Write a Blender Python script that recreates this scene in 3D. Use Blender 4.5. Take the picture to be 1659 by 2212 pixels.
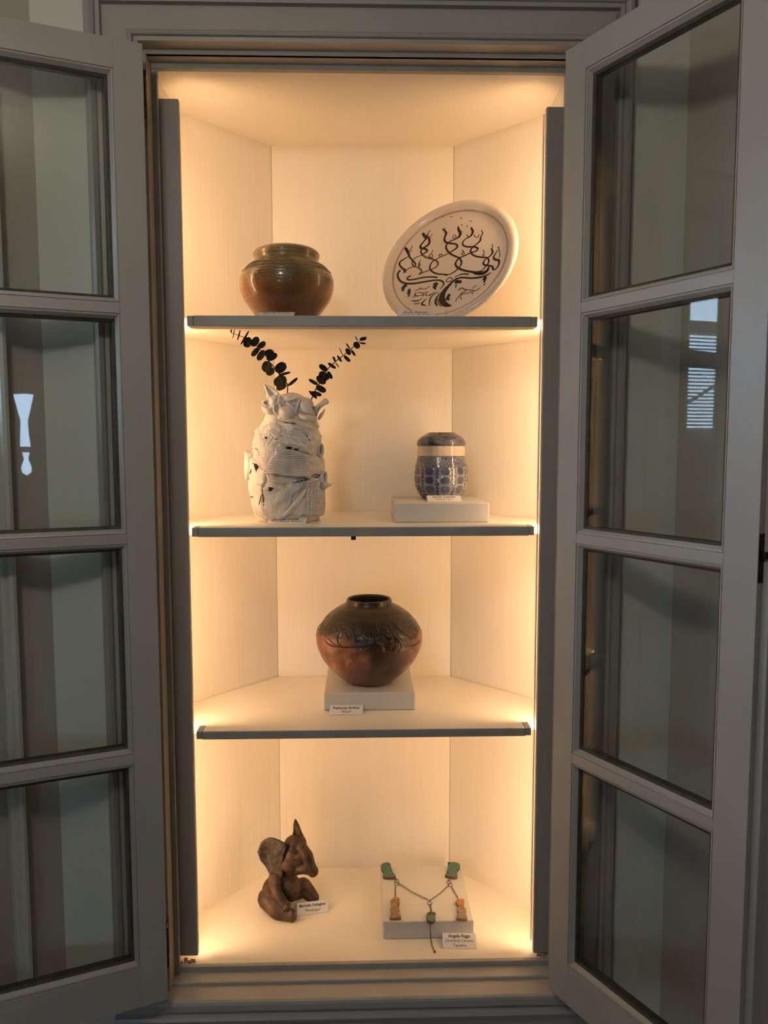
import bpy, bmesh, math, random
from mathutils import Vector, Matrix, noise
for o in list(bpy.data.objects): bpy.data.objects.remove(o)
S = bpy.context.scene
COL = S.collection
random.seed(7)

# ------------------------------------------------------------------ camera
FPX = 1685.94
cam_d = bpy.data.cameras.new('camera'); cam = bpy.data.objects.new('camera', cam_d); COL.objects.link(cam)
cam_d.sensor_fit = 'HORIZONTAL'; cam_d.sensor_width = 36.0; cam_d.lens = 36.0 * FPX / 1659.0
cam_d.clip_start = 0.02; cam_d.clip_end = 100
RX, UP, FW = Vector((.99963, -.02731, -.00125)), Vector((.00362, .08702, .9962)), Vector((.0271, .99583, -.08709))
m = Matrix((RX, UP, -FW)).transposed().to_4x4(); m.translation = (-.0021, -1.3544, 1.0094)
cam.matrix_world = m
S.camera = cam
# ------------------------------------------------------------------ world, exposure
W = bpy.data.worlds.new('world'); S.world = W; W.use_nodes = True
bg = W.node_tree.nodes['Background']; bg.inputs[0].default_value = (.58, .76, 1.0, 1); bg.inputs[1].default_value = 13.0
S.view_settings.view_transform = 'Standard'; S.view_settings.look = 'None'
S.view_settings.exposure = 0.0; S.view_settings.gamma = 1.0
S.view_settings.use_curve_mapping = False
S.cycles.max_bounces = 8; S.cycles.diffuse_bounces = 4; S.cycles.glossy_bounces = 3; S.cycles.transmission_bounces = 2; S.cycles.transparent_max_bounces = 10
S.cycles.use_light_tree = False; S.cycles.caustics_reflective = False; S.cycles.caustics_refractive = False
LED_POWER = 60.0
LED_COLOR = (1.0, .60, .305)
LAMP_POWER = 47.0
LAMP_COLOR = (1.0, .90, .74)

# ------------------------------------------------------------------ materials
MATS = {}
def mat(name, col, rough=.5, metal=0., bump=0., bscale=40., var=0., vscale=12., stretch=None, spec=.5, col2=None, sss=0., coat=0., detail=2.):
    if name in MATS: return MATS[name]
    M = bpy.data.materials.new(name); M.use_nodes = True; MATS[name] = M
    nt = M.node_tree; N = nt.nodes; L = nt.links; P = N['Principled BSDF']
    P.inputs['Base Color'].default_value = (*col, 1); P.inputs['Roughness'].default_value = rough
    P.inputs['Metallic'].default_value = metal; P.inputs['Specular IOR Level'].default_value = spec
    P.inputs['Coat Weight'].default_value = coat; P.inputs['Coat Roughness'].default_value = .12
    tc = N.new('ShaderNodeTexCoord'); mp = N.new('ShaderNodeMapping'); L.new(tc.outputs['Object'], mp.inputs[0])
    if stretch: mp.inputs['Scale'].default_value = stretch
    if var or col2:
        n = N.new('ShaderNodeTexNoise'); n.inputs['Scale'].default_value = vscale; n.inputs['Detail'].default_value = detail
        L.new(mp.outputs[0], n.inputs['Vector'])
        r = N.new('ShaderNodeValToRGB'); L.new(n.outputs['Fac'], r.inputs[0]); L.new(r.outputs[0], P.inputs['Base Color'])
        c2 = col2 if col2 else tuple(c * (1 - var) for c in col)
        r.color_ramp.elements[0].position = .35; r.color_ramp.elements[0].color = (*c2, 1)
        r.color_ramp.elements[1].position = .65; r.color_ramp.elements[1].color = (*col, 1)
    if bump:
        n2 = N.new('ShaderNodeTexNoise'); n2.inputs['Scale'].default_value = bscale; n2.inputs['Detail'].default_value = 2
        L.new(mp.outputs[0], n2.inputs['Vector'])
        b = N.new('ShaderNodeBump'); b.inputs['Strength'].default_value = bump; b.inputs['Distance'].default_value = .002
        L.new(n2.outputs['Fac'], b.inputs['Height']); L.new(b.outputs[0], P.inputs['Normal'])
    return M
def emit(name, col, s):
    M = bpy.data.materials.new(name); M.use_nodes = True; nt = M.node_tree
    nt.nodes.remove(nt.nodes['Principled BSDF'])
    e = nt.nodes.new('ShaderNodeEmission'); e.inputs[0].default_value = (*col, 1); e.inputs[1].default_value = s
    nt.links.new(e.outputs[0], nt.nodes['Material Output'].inputs[0]); MATS[name] = M
    return M
def glass(name, tint, wav=.25, ior=1.5, scale=9.):
    M = bpy.data.materials.new(name); M.use_nodes = True; nt = M.node_tree; N = nt.nodes; L = nt.links
    N.remove(N['Principled BSDF'])
    t = N.new('ShaderNodeBsdfTransparent'); t.inputs[0].default_value = (*tint, 1)
    g = N.new('ShaderNodeBsdfGlossy'); g.inputs['Roughness'].default_value = 0.015
    lw = N.new('ShaderNodeLayerWeight'); pw = N.new('ShaderNodeMath'); pw.operation = 'POWER'; pw.inputs[1].default_value = 5
    L.new(lw.outputs['Facing'], pw.inputs[0]); f = N.new('ShaderNodeMapRange'); f0 = ((ior - 1) / (ior + 1)) ** 2
    f.inputs['To Min'].default_value = f0; f.inputs['To Max'].default_value = 1.0; L.new(pw.outputs[0], f.inputs['Value'])
    mx = N.new('ShaderNodeMixShader'); L.new(f.outputs[0], mx.inputs[0]); L.new(t.outputs[0], mx.inputs[1]); L.new(g.outputs[0], mx.inputs[2])
    tc = N.new('ShaderNodeTexCoord'); n = N.new('ShaderNodeTexNoise'); n.inputs['Scale'].default_value = scale; n.inputs['Detail'].default_value = 1
    L.new(tc.outputs['Object'], n.inputs['Vector'])
    b = N.new('ShaderNodeBump'); b.inputs['Strength'].default_value = wav; b.inputs['Distance'].default_value = .004
    L.new(n.outputs['Fac'], b.inputs['Height']); L.new(b.outputs[0], g.inputs['Normal'])
    L.new(mx.outputs[0], N['Material Output'].inputs[0]); MATS[name] = M
    return M
GREY = mat('grey_paint', (.40, .39, .36), .38, bump=.12, bscale=120, var=.06, vscale=5)
CREAM = mat('cream_paint', (.86, .805, .70), .42, bump=.2, bscale=260, var=.02, vscale=110, stretch=(1, 1, .03), detail=2.)
CREAMF = mat('cream_shelf_paint', (.85, .795, .69), .34, bump=.1, bscale=60, var=.04, vscale=9)
BOARD = mat('board_paint', (.30, .285, .27), .45, bump=.12, bscale=200, stretch=(1, 1, .05))
EDGE = mat('edge_paint', (.36, .355, .33), .42, bump=.15, bscale=90, var=.12, vscale=25)
WALL = mat('wall_paint', (.72, .74, .69), .7)
WALL2 = mat('room_wall_paint', (.50, .46, .41), .75)
CEIL = mat('ceiling_paint', (.75, .73, .68), .8)
FLOORM = mat('floor_boards', (.17, .09, .045), .35, var=.4, vscale=6, stretch=(1, .08, 1), bump=.1, bscale=20)
PUTTY = mat('old_putty', (.055, .052, .035), .6, bump=.6, bscale=160, var=.4, vscale=60)
IRON = mat('black_iron', (.012, .011, .01), .4, metal=.6, bump=.4, bscale=200)
RUSTY = mat('rusty_hinge', (.05, .025, .014), .5, metal=.4, bump=.5, bscale=300, col2=(.012, .009, .008), vscale=90)
PAPER = mat('card_paper', (.74, .73, .74), .8)
INK = mat('ink', (.02, .02, .022), .8)
RISER = mat('riser_paint', (.60, .59, .56), .5, bump=.08, bscale=150, var=.04, vscale=10)
GLASS = glass('old_window_glass', (.95, .965, .95), .045, 1.52, 6.)
CLEARG = glass('window_glass', (.9, .93, .95), .02)
ACRYL = glass('acrylic', (.93, .93, .93), .02)

# ------------------------------------------------------------------ mesh helpers
OFF = {}
def finish(name, bm, material, parent=None, smooth=False, local=False):
    me = bpy.data.meshes.new(name)
    if parent is not None and not local:
        o = OFF.get(parent.name, Vector())
        bmesh.ops.translate(bm, vec=-o, verts=bm.verts)
    bmesh.ops.recalc_face_normals(bm, faces=bm.faces)
    bm.to_mesh(me); bm.free()
    if smooth: me.polygons.foreach_set('use_smooth', [True] * len(me.polygons))
    ob = bpy.data.objects.new(name, me); COL.objects.link(ob)
    if material: me.materials.append(material)
    if parent is not None:
        ob.parent = parent; OFF[ob.name] = OFF.get(parent.name, Vector())
    return ob
def B(): return bmesh.new()
def box(bm, x0, x1, y0, y1, z0, z1, bev=0., M=None):
    v = [bm.verts.new((x, y, z)) for x in (x0, x1) for y in (y0, y1) for z in (z0, z1)]
    fs = [bm.faces.new([v[i] for i in q]) for q in ((0, 1, 3, 2), (4, 6, 7, 5), (0, 4, 5, 1), (2, 3, 7, 6), (0, 2, 6, 4), (1, 5, 7, 3))]
    if bev:
        es = list({e for f in fs for e in f.edges})
        r = bmesh.ops.bevel(bm, geom=es, offset=bev, segments=2, affect='EDGES', profile=.5)
        v = list({q for f in r['faces'] for q in f.verts} | {q for q in v if q.is_valid})
    if M is not None: bmesh.ops.transform(bm, matrix=M, verts=v)
    return bm
def prism(bm, poly, z0, z1):
    a = [bm.verts.new((x, y, z0)) for x, y in poly]; b = [bm.verts.new((x, y, z1)) for x, y in poly]
    n = len(poly); bm.faces.new(a[::-1]); bm.faces.new(b)
    for i in range(n): bm.faces.new((a[i], a[(i+1) % n], b[(i+1) % n], b[i]))
    return bm
def extr_x(bm, poly, x0, x1):        # poly in (y, z)
    a = [bm.verts.new((x0, y, z)) for y, z in poly]; b = [bm.verts.new((x1, y, z)) for y, z in poly]
    n = len(poly); bm.faces.new(a); bm.faces.new(b[::-1])
    for i in range(n): bm.faces.new((a[i], b[i], b[(i+1) % n], a[(i+1) % n]))
    return bm
def lathe(bm, prof, cx=0, cy=0, n=64, fn=None, cap0=True, cap1=True):
    rows = []
    for r, z in prof:
        row = []
        for i in range(n):
            a = 2 * math.pi * i / n
            rr = r + (fn(a, z, r) if fn else 0)
            row.append(bm.verts.new((cx + rr * math.cos(a), cy + rr * math.sin(a), z)))
        rows.append(row)
    for A, Bv in zip(rows, rows[1:]):
        for i in range(n): bm.faces.new((A[i], A[(i+1) % n], Bv[(i+1) % n], Bv[i]))
    if cap0: bm.faces.new(rows[0][::-1])
    if cap1: bm.faces.new(rows[-1])
    return bm
def smoothprof(p, k=4):
    out = []
    n = len(p)
    for i in range(n - 1):
        p0, p1, p2, p3 = p[max(i-1, 0)], p[i], p[i+1], p[min(i+2, n-1)]
        for j in range(k):
            t = j / k
            out.append(tuple(.5 * (2*b + (c-a)*t + (2*a-5*b+4*c-d)*t*t + (3*b-a-3*c+d)*t**3) for a, b, c, d in zip(p0, p1, p2, p3)))
    out.append(tuple(p[-1])); return out
def tube(bm, pts, rad, n=8, cap=True):
    pts = [Vector(p) for p in pts]; rows = []
    rads = rad if isinstance(rad, (list, tuple)) else [rad] * len(pts)
    prev = None
    for i, p in enumerate(pts):
        d = (pts[min(i+1, len(pts)-1)] - pts[max(i-1, 0)]).normalized()
        if prev is None:
            u = d.cross(Vector((0, 0, 1)) if abs(d.z) < .9 else Vector((1, 0, 0))).normalized()
        else:
            u = (prev - d * prev.dot(d)).normalized()
        prev = u; w = d.cross(u)
        rows.append([bm.verts.new(p + rads[i] * (u * math.cos(2*math.pi*k/n) + w * math.sin(2*math.pi*k/n))) for k in range(n)])
    for A, Bv in zip(rows, rows[1:]):
        for i in range(n): bm.faces.new((A[i], A[(i+1) % n], Bv[(i+1) % n], Bv[i]))
    if cap: bm.faces.new(rows[0][::-1]); bm.faces.new(rows[-1])
    return bm
def sphere(bm, c, r, sc=(1, 1, 1), sub=2):
    M = Matrix.Translation(Vector(c)) @ Matrix.Diagonal((r*sc[0], r*sc[1], r*sc[2], 1))
    bmesh.ops.create_icosphere(bm, subdivisions=sub, radius=1, matrix=M); return bm
def thing(name, label, cat, loc=(0, 0, 0), group=None):
    e = bpy.data.objects.new(name, None); COL.objects.link(e); e.location = loc; e.empty_display_size = .02
    OFF[e.name] = Vector(loc); tag(e, label, cat, group); return e
def tag(o, label, cat, group=None):
    o['label'] = label; o['category'] = cat
    if group: o['group'] = group
    return o
def struct(name, bm, m_, parent=None, label=None):
    o = finish(name, bm, m_, parent)
    if parent is None: o['kind'] = 'structure'
    if label: o['label'] = label
    return o
def wallseg(bm, p, q, z0, z1, th, holes=()):
    """wall from p to q (inner face), thickness outward to the left of p->q, rectangular holes (s0,s1,za,zb)"""
    p, q = Vector(p), Vector(q); d = (q - p); Ln = d.length; d.normalize(); nrm = Vector((-d.y, d.x))
    def blk(s0, s1, a, b):
        if s1 - s0 < 1e-4 or b - a < 1e-4: return
        A = [p + d*s0, p + d*s1, p + d*s1 + nrm*th, p + d*s0 + nrm*th]
        prism(bm, [(v.x, v.y) for v in A], a, b)
    s = 0
    for (a0, a1, za, zb) in holes:
        blk(s, a0, z0, z1); blk(a0, a1, z0, za); blk(a0, a1, zb, z1); s = a1
    blk(s, Ln, z0, z1); return bm

# ================================================================== THE ROOM
ZF, ZC = -.5, 1.95
YW = .045
aW = math.radians(42)
CL, CR = Vector((-.561, YW)), Vector((.566, YW))
LE = CL + 2.6 * Vector((-math.cos(aW), -math.sin(aW))); RE = CR + 2.6 * Vector((math.sqrt(.5), -math.sqrt(.5)))
YB = -3.6
poly = [(LE.x, LE.y), (CL.x, CL.y), (0, .8), (CR.x, CR.y), (RE.x, RE.y), (RE.x, YB), (LE.x, YB)]
def big(poly, e=.12):
    c = Vector((0, -1.6)); return [tuple(c + (Vector(q) - c) * (1 + e / (Vector(q) - c).length)) for q in poly]
struct('floor', prism(B(), big(poly), ZF - .05, ZF), FLOORM)
struct('ceiling', prism(B(), big(poly), ZC, ZC + .05), CEIL)
# wall around the cabinet
bm = B(); box(bm, CL.x, -.455, YW, YW + .02, ZF, ZC); box(bm, .455, CR.x, YW, YW + .02, ZF, ZC); box(bm, -.455, .455, YW, YW + .02, 1.76, ZC)
struct('wall_front', bm, WALL)
bm = B(); wallseg(bm, (CL.x, YW + .02), (0, .8), ZF, ZC, .1); wallseg(bm, (0, .8), (CR.x, YW + .02), ZF, ZC, .1); struct('wall_corner', bm, WALL2)
WIN1 = (.092, .95, 1.0, 1.75)
bm = B(); wallseg(bm, LE, CL, ZF, ZC, .1, [(2.6 - WIN1[1], 2.6 - WIN1[0], WIN1[2], WIN1[3])]); struct('wall_left', bm, WALL2)
bm = B(); wallseg(bm, CR, RE, ZF, ZC, .1); struct('wall_right', bm, WALL2)
bm = B(); wallseg(bm, (RE.x, RE.y), (RE.x, YB), ZF, ZC, .1); struct('wall_far_right', bm, WALL2)
bm = B(); wallseg(bm, (LE.x, YB), (LE.x, LE.y), ZF, ZC, .1); struct('wall_far_left', bm, WALL2)
WIN_FILL = (-1.26, -.88, .12, .84)  # added opening in the unseen back wall for cool fill daylight
WIN2 = (.40, 1.20, .55, 1.5)       # x range and z range of the window behind the viewer
bm = B(); wallseg(bm, (RE.x, YB), (LE.x, YB), ZF, ZC, .1, [(RE.x - WIN2[1], RE.x - WIN2[0], WIN2[2], WIN2[3]), (RE.x - WIN_FILL[1], RE.x - WIN_FILL[0], WIN_FILL[2], WIN_FILL[3])]); struct('wall_back', bm, WALL2)
TRIM = mat('window_trim_paint', (.62, .62, .58), .4)
def window(name, org, dx, nrm, w, z0, z1, c=.04, rail=.43, lo=-.04):
    """org: left end seen from outside; dx along wall, nrm outward"""
    w0 = bpy.data.objects.new(name, None); COL.objects.link(w0); w0['kind'] = 'structure'
    ang = math.atan2(dx.y, dx.x); w0.location = (org.x, org.y, z0); w0.rotation_euler = (0, 0, ang)
    h = z1 - z0
    def part(n, f, mm):
        b = B(); f(b); return finish(n, b, mm, w0, local=True)
    # local: x along the wall, +y outward, z up
    part('casing', lambda b: (box(b, -c, 0, -.022, 0, lo, h + c, .004), box(b, w, w + c, -.022, 0, lo, h + c, .004), box(b, 0, w, -.022, 0, h, h + c, .004)), TRIM)
    part('casing_bead', lambda b: (tube(b, [(-c*.8, -.024, lo), (-c*.8, -.024, h + c)], .008), tube(b, [(w + c*.8, -.024, lo), (w + c*.8, -.024, h + c)], .008)), TRIM)
    part('sill', lambda b: box(b, .0005, w - .0005, -.03, .05, -.03, 0, .006), TRIM)
    part('sash', lambda b: (box(b, 0, .018, .03, .06, 0, h), box(b, w - .018, w, .03, .06, 0, h), box(b, .018, w - .018, .03, .06, 0, .05), box(b, .018, w - .018, .03, .06, h - .05, h), box(b, .018, w - .018, .03, .06, h*rail, h*rail + .035)), TRIM)
    for a, d in ((.05, h*rail), (h*rail + .035, h - .05)):
        part('pane', lambda b: box(b, .018, w - .018, .043, .046, a, d), CLEARG)
    return w0
dW = (CL - LE).normalized(); nW = Vector((-dW.y, dW.x))
w1 = window('window_1', LE + dW * (2.6 - WIN1[1]), dW, nW, WIN1[1] - WIN1[0], WIN1[2], WIN1[3], c=.021, lo=ZF - WIN1[2])
def translucent(name, col, f):
    M = mat(name, col, .6); nt = M.node_tree; N = nt.nodes; L = nt.links
    t = N.new('ShaderNodeBsdfTranslucent'); t.inputs[0].default_value = (*col, 1); x = N.new('ShaderNodeMixShader'); x.inputs[0].default_value = f
    L.new(N['Principled BSDF'].outputs[0], x.inputs[1]); L.new(t.outputs[0], x.inputs[2]); L.new(x.outputs[0], N['Material Output'].inputs[0]); return M
SL = translucent('blind_slat', (.85, .86, .88), .6)
b = B(); box(b, .006, WIN1[1] - WIN1[0] - .006, .014, .0155, .48, .745); finish('added_dimming_shade', b, translucent('dimming_shade_cloth', (.6, .6, .58), .28), w1, local=True)  # added cloth, dims the upper window as mirrored in the door glass
b = B(); tube(b, [(.006, .0148, .478), (WIN1[1] - WIN1[0] - .006, .0148, .478)], .005); finish('added_shade_hem', b, TRIM, w1, local=True)
slat = None
for k in range(30):
    if slat is None:
        b = B(); box(b, .01, WIN1[1] - WIN1[0] - .01, -.006, .006, -.001, .001)
        bmesh.ops.rotate(b, verts=b.verts, cent=(0, 0, 0), matrix=Matrix.Rotation(math.radians(20), 3, 'X'))
        slat = finish('blind_slat', b, SL, w1, local=True); o = slat
    else:
        o = slat.copy(); COL.objects.link(o); o.parent = w1
    o.location = (0, .012, .02 + k * .0102)
w2 = window('window_2', Vector((WIN2[1], YB)), Vector((-1, 0)), Vector((0, -1)), WIN2[1] - WIN2[0], WIN2[2], WIN2[3])
w_fill = window('added_fill_window', Vector((WIN_FILL[1], YB)), Vector((-1, 0)), Vector((0, -1)), WIN_FILL[1] - WIN_FILL[0], WIN_FILL[2], WIN_FILL[3])  # added window, brings cool fill light onto the cabinet front
# added cloths leave a shaped gap of daylight in the window behind the viewer
MASK_CLOTH = mat('brown_mask_cloth', (.10, .075, .05), .9, bump=.3, bscale=90)
GAP = [(.3, -.012), (.82, -.012), (.84, .018), (.87, .022), (.92, .004), (.95, .010), (.99, .022), (1.06, .016), (1.15, .012), (1.18, .022), (1.30, .052), (1.305, -.012), (2.0, -.012)]
GX = .755
def gap(z):
    for (z0, g0), (z1, g1) in zip(GAP, GAP[1:]):
        if z0 <= z <= z1: return g0 + (g1 - g0) * (z - z0) / (z1 - z0)
    return -.012
def mask_drape(xa, sgn, dy, label):
    b = B(); n = 40; rows = []
    zs = sorted({WIN2[2] - .12 + .02 * k for k in range(59)} | {q for q, _ in GAP if .43 < q < 1.6})
    for z in zs:
        e = GX + sgn * gap(z)
        rows.append([b.verts.new((xa + (e - xa) * i / n, YB + .05 + dy + .014 * math.sin(i * .95), z)) for i in range(n + 1)])
    for A, C in zip(rows, rows[1:]):
        for i in range(n): b.faces.new((A[i], A[i+1], C[i+1], C[i]))
    bmesh.ops.solidify(b, geom=list(b.faces), thickness=.003)
    return tag(finish('mask_drape', b, MASK_CLOTH, smooth=True), label, 'curtain')
mask_drape(WIN2[0] - .1, -1, 0, 'added brown cloth masking the rear window left of its narrow daylight gap')
mask_drape(WIN2[1] + .1, 1, .045, 'added brown cloth masking the rear window right of its narrow daylight gap')

# pendant lamp of the room
LAMP = Vector((-.38, -1.28, 1.70))
lt = thing('pendant_lamp', 'frosted globe pendant lamp hanging from the ceiling on a thin rod', 'lamp', LAMP)
b = B(); sphere(b, LAMP, .085, sub=2); finish('globe', b, emit('lamp_glow', LAMP_COLOR, LAMP_POWER), lt, smooth=True)
b = B(); tube(b, [LAMP + Vector((0, 0, .08)), (LAMP.x, LAMP.y, ZC)], .006); finish('rod', b, IRON, lt)
b = B(); lathe(b, [(.02, LAMP.z + .075), (.03, LAMP.z + .085), (.03, LAMP.z + .1), (.01, LAMP.z + .11)], LAMP.x, LAMP.y, 24); finish('cap', b, IRON, lt)
b = B(); lathe(b, [(.05, ZC - .02), (.05, ZC)], LAMP.x, LAMP.y, 24); finish('ceiling_rose', b, IRON, lt)

# bare tree outside the left window
BARK = mat('bark', (.05, .04, .035), .9, bump=.5, bscale=30)
tc = CL + (LE - CL).normalized() * 1.1 + nW * 2.2
tr = thing('garden_tree', 'bare grey branched tree standing outside the window in the left wall', 'tree', (tc.x, tc.y, ZF))
b = B(); tube(b, [(tc.x, tc.y, ZF), (tc.x + .02, tc.y, .8), (tc.x - .05, tc.y, 2.0), (tc.x, tc.y + .1, 3.4)], [.11, .09, .06, .02], 10); finish('trunk', b, BARK, tr)
for k in range(34):
    z = .5 + 2.4 * random.random(); a = random.random() * 6.283; b = B(); p = Vector((tc.x - .02, tc.y, z)); pts = [p.copy()]
    for s in range(5):
        p = p + Vector((math.cos(a) * .22, math.sin(a) * .22, .06 + .12 * random.random())); a += random.uniform(-.7, .7); pts.append(p.copy())
    tube(b, pts, [.028, .022, .017, .012, .008, .004], 6); finish('branch', b, BARK, tr)
gr = B(); box(gr, -8, 8, -12, 10, ZF - .4, ZF - .3)
g = struct('ground', gr, mat('garden_ground', (.22, .22, .17), .9, var=.4, vscale=2))

# ================================================================== THE CORNER CABINET
cab = thing('corner_cabinet', 'grey painted built-in corner cabinet with cream lit interior and open glazed doors', 'cabinet', (0, .2, ZF))
SX, Y1, ZT, ZB = .371, .274, 1.6715, -.0128
BL, BR = (-.2043, .459), (.2043, .449)
T = .014
def part(name, bm, m_, smooth=False): return finish(name, bm, m_, cab, smooth)
G = .0007
b = B(); prism(b, [(BL[0] + G, BL[1]), (BR[0] - G, BR[1]), (BR[0] - G, BR[1] + T), (BL[0] + G, BL[1] + T)], ZB, ZT); part('back_panel', b, CREAM)
for s, (bx, by) in ((-1, BL), (1, BR)):
    b = B(); q = [(s*SX, Y1), (bx, by - G*.5), (bx + s*.01, by + .012), (s*(SX + .012), Y1 + .008)]; prism(b, q, ZB, ZT); part('angled_side_panel', b, CREAM)
    b = B(); prism(b, [(s*SX, .094), (s*SX, Y1 - .0002), (s*(SX + T), Y1), (s*(SX + T), .094)], ZB - .03, ZT + .02); part('side_panel', b, CREAM)
flr = [(-SX - .01, .104), (SX + .01, .104), (SX + .01, Y1 + .01), (BR[0] + .01, BR[1] + .012), (BL[0] - .01, BL[1] + .012), (-SX - .01, Y1 + .01)]
b = B(); prism(b, flr, ZB - .014, ZB); part('floor_panel', b, CREAMF)
b = B(); prism(b, [(-SX - .01, .094), (SX + .01, .094)] + flr[2:], ZT, ZT + .014); part('ceiling_panel', b, CREAM)
# shelves
SH = [(1.2433, 1.224), (.8532, .8356), (.4609, .445)]
for i, (zt, zb) in enumerate(SH):
    e = .0012
    b = B(); prism(b, [(-SX + e, .14), (SX - e, .14), (SX - e, Y1), (BR[0] - e, BR[1] - .002), (BL[0] + e, BL[1] - .002), (-SX + e, Y1)], zb, zt)
    sh = part('shelf', b, CREAMF)
    b = B(); box(b, -.3105, .3115, .105, .1395, zb, zt, .0012); nz = finish('front_edge', b, EDGE, sh)
    b = B(); box(b, -.3223, -.3110, .1065, .1395, zb + .0008, zt - .0003, .001); finish('front_edge_end', b, EDGE, sh)
    b = B(); box(b, .3120, .3223, .1065, .1395, zb + .0008, zt - .0003, .001); finish('front_edge_end', b, EDGE, sh)
    b = B(); box(b, -.31, .31, .1068, .1395, zt - .0004, zt + .0003); finish('front_edge_top', b, CREAMF, sh)
    if i == 1:
        b = B(); box(b, -.0245, -.0155, .108, .12, zb - .007, zb, .0006); tube(b, [(-.02, .107, zb - .004), (-.02, .109, zb - .004)], .0015); finish('metal_clip', b, IRON, sh)
# cover boards in front of the light strips
for x0, x1, z0, z1 in ((-.3695, -.331, .002, 1.627), (.3355, .3695, -.006, 1.620)):
    b = B(); box(b, x0, x1, .115, .127, z0, z1, .0012); part('light_cover_board', b, BOARD)
# door stops round the opening
b = B(); box(b, -.372, .372, .091, .1035, 1.668, 1.69, .0008); part('head_stop', b, EDGE)
for s in (-1, 1):
    b = B(); box(b, min(s*.3625, s*.385), max(s*.3625, s*.385), .093, .1035, -.022, 1.668, .0008); part('side_stop', b, EDGE)
    b = B(); box(b, min(s*.372, s*.39), max(s*.372, s*.39), .06, .0928, -.024, 1.677, .0006); part('side_jamb', b, GREY)
b = B(); box(b, -.39, .39, .0605, .0908, 1.677, 1.76); part('head_jamb', b, GREY)
b = B(); box(b, -.385, .385, .102, .112, -.04, -.0118, .0012); part('bottom_stop', b, EDGE)
b = B(); extr_x(b, [(.1018, -.0222), (.073, -.0222), (.0708, -.0235), (.0708, -.05), (.1018, -.05)], -.385, .385); part('rebate_strip', b, GREY)
b = B(); extr_x(b, [(.0708, -.0285), (.031, -.0285), (.0265, -.031), (.025, -.036), (.025, -.047), (.029, -.0505), (.0708, -.0505)], -.468, .466); part('sill', b, GREY)
b = B(); extr_x(b, [(.0708, -.0508), (.033, -.0508), (.033, -.056), (.026, -.06), (.0235, -.066), (.026, -.073), (.031, -.076), (.031, -.083), (.0708, -.083)], -.468, .466); part('sill_molding', b, GREY)
b = B(); box(b, -.47, .468, .035, .0708, -.40, -.0835); part('apron', b, GREY)
b = B(); box(b, -.47, .468, .025, .0708, -.5, -.4, .004); part('plinth', b, GREY)
for s in (-1, 1):
    b = B(); box(b, min(s*.03, s*.42), max(s*.03, s*.42), .027, .034, -.36, -.125, .004); p_ = part('lower_panel', b, GREY)
# casing with mitred corners
CT = 1.685; CI = .378
prof = [(0, .06), (0, .031), (.006, .029), (.0075, .033), (.009, .0275), (.0115, .026), (.0145, .0275), (.016, .0315), (.018, .030), (.054, .030), (.056, .038), (.0605, .038), (.0615, .028), (.068, .0275), (.0685, .032), (.071, .026), (.0765, .0205), (.083, .023), (.0855, .03), (.0865, .037), (.0914, .037), (.0914, .06)]
def casing(name, a, bpt):
    """a, b: functions t -> (x, z) at both ends"""
    b = B(); A = [b.verts.new((a(t)[0], y, a(t)[1])) for t, y in prof]; C = [b.verts.new((bpt(t)[0], y, bpt(t)[1])) for t, y in prof]
    n = len(prof); b.faces.new(A); b.faces.new(C[::-1])
    for i in range(n): b.faces.new((A[i], C[i], C[(i+1) % n], A[(i+1) % n]))
    return part(name, b, GREY)
casing('head_casing', lambda t: (-CI - t, CT + t), lambda t: (CI + t, CT + t))
for s in (-1, 1): casing('side_casing', lambda t: (s*(CI + t), -.0284), lambda t: (s*(CI + t), CT + t - .0002))
b = B(); box(b, -.372, .372, .06, .068, 1.677, 1.6845, .0006); part('head_trim', b, GREY)
for s in (-1, 1):
    b = B(); box(b, min(s*.3725, s*.379), max(s*.3725, s*.379), .0592, .0599, -.028, 1.6768); part('side_trim', b, GREY)
DUST = mat('rust_residue', (.16, .035, .015), .8, bump=.8, bscale=400, col2=(.5, .4, .25), vscale=200)
for cx_, seed in ((-.352, 1), (.356, 5)):
    b = B()
    for k in range(16):
        q = Vector((cx_ + random.uniform(-.012, .014), .121 + random.uniform(-.006, .006), ZB + .0012)); sphere(b, q, random.uniform(.0012, .0032), (1.4, 1, .7), 1)
    o = part('rust_residue', b, DUST); o['kind'] = 'stuff'

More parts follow.
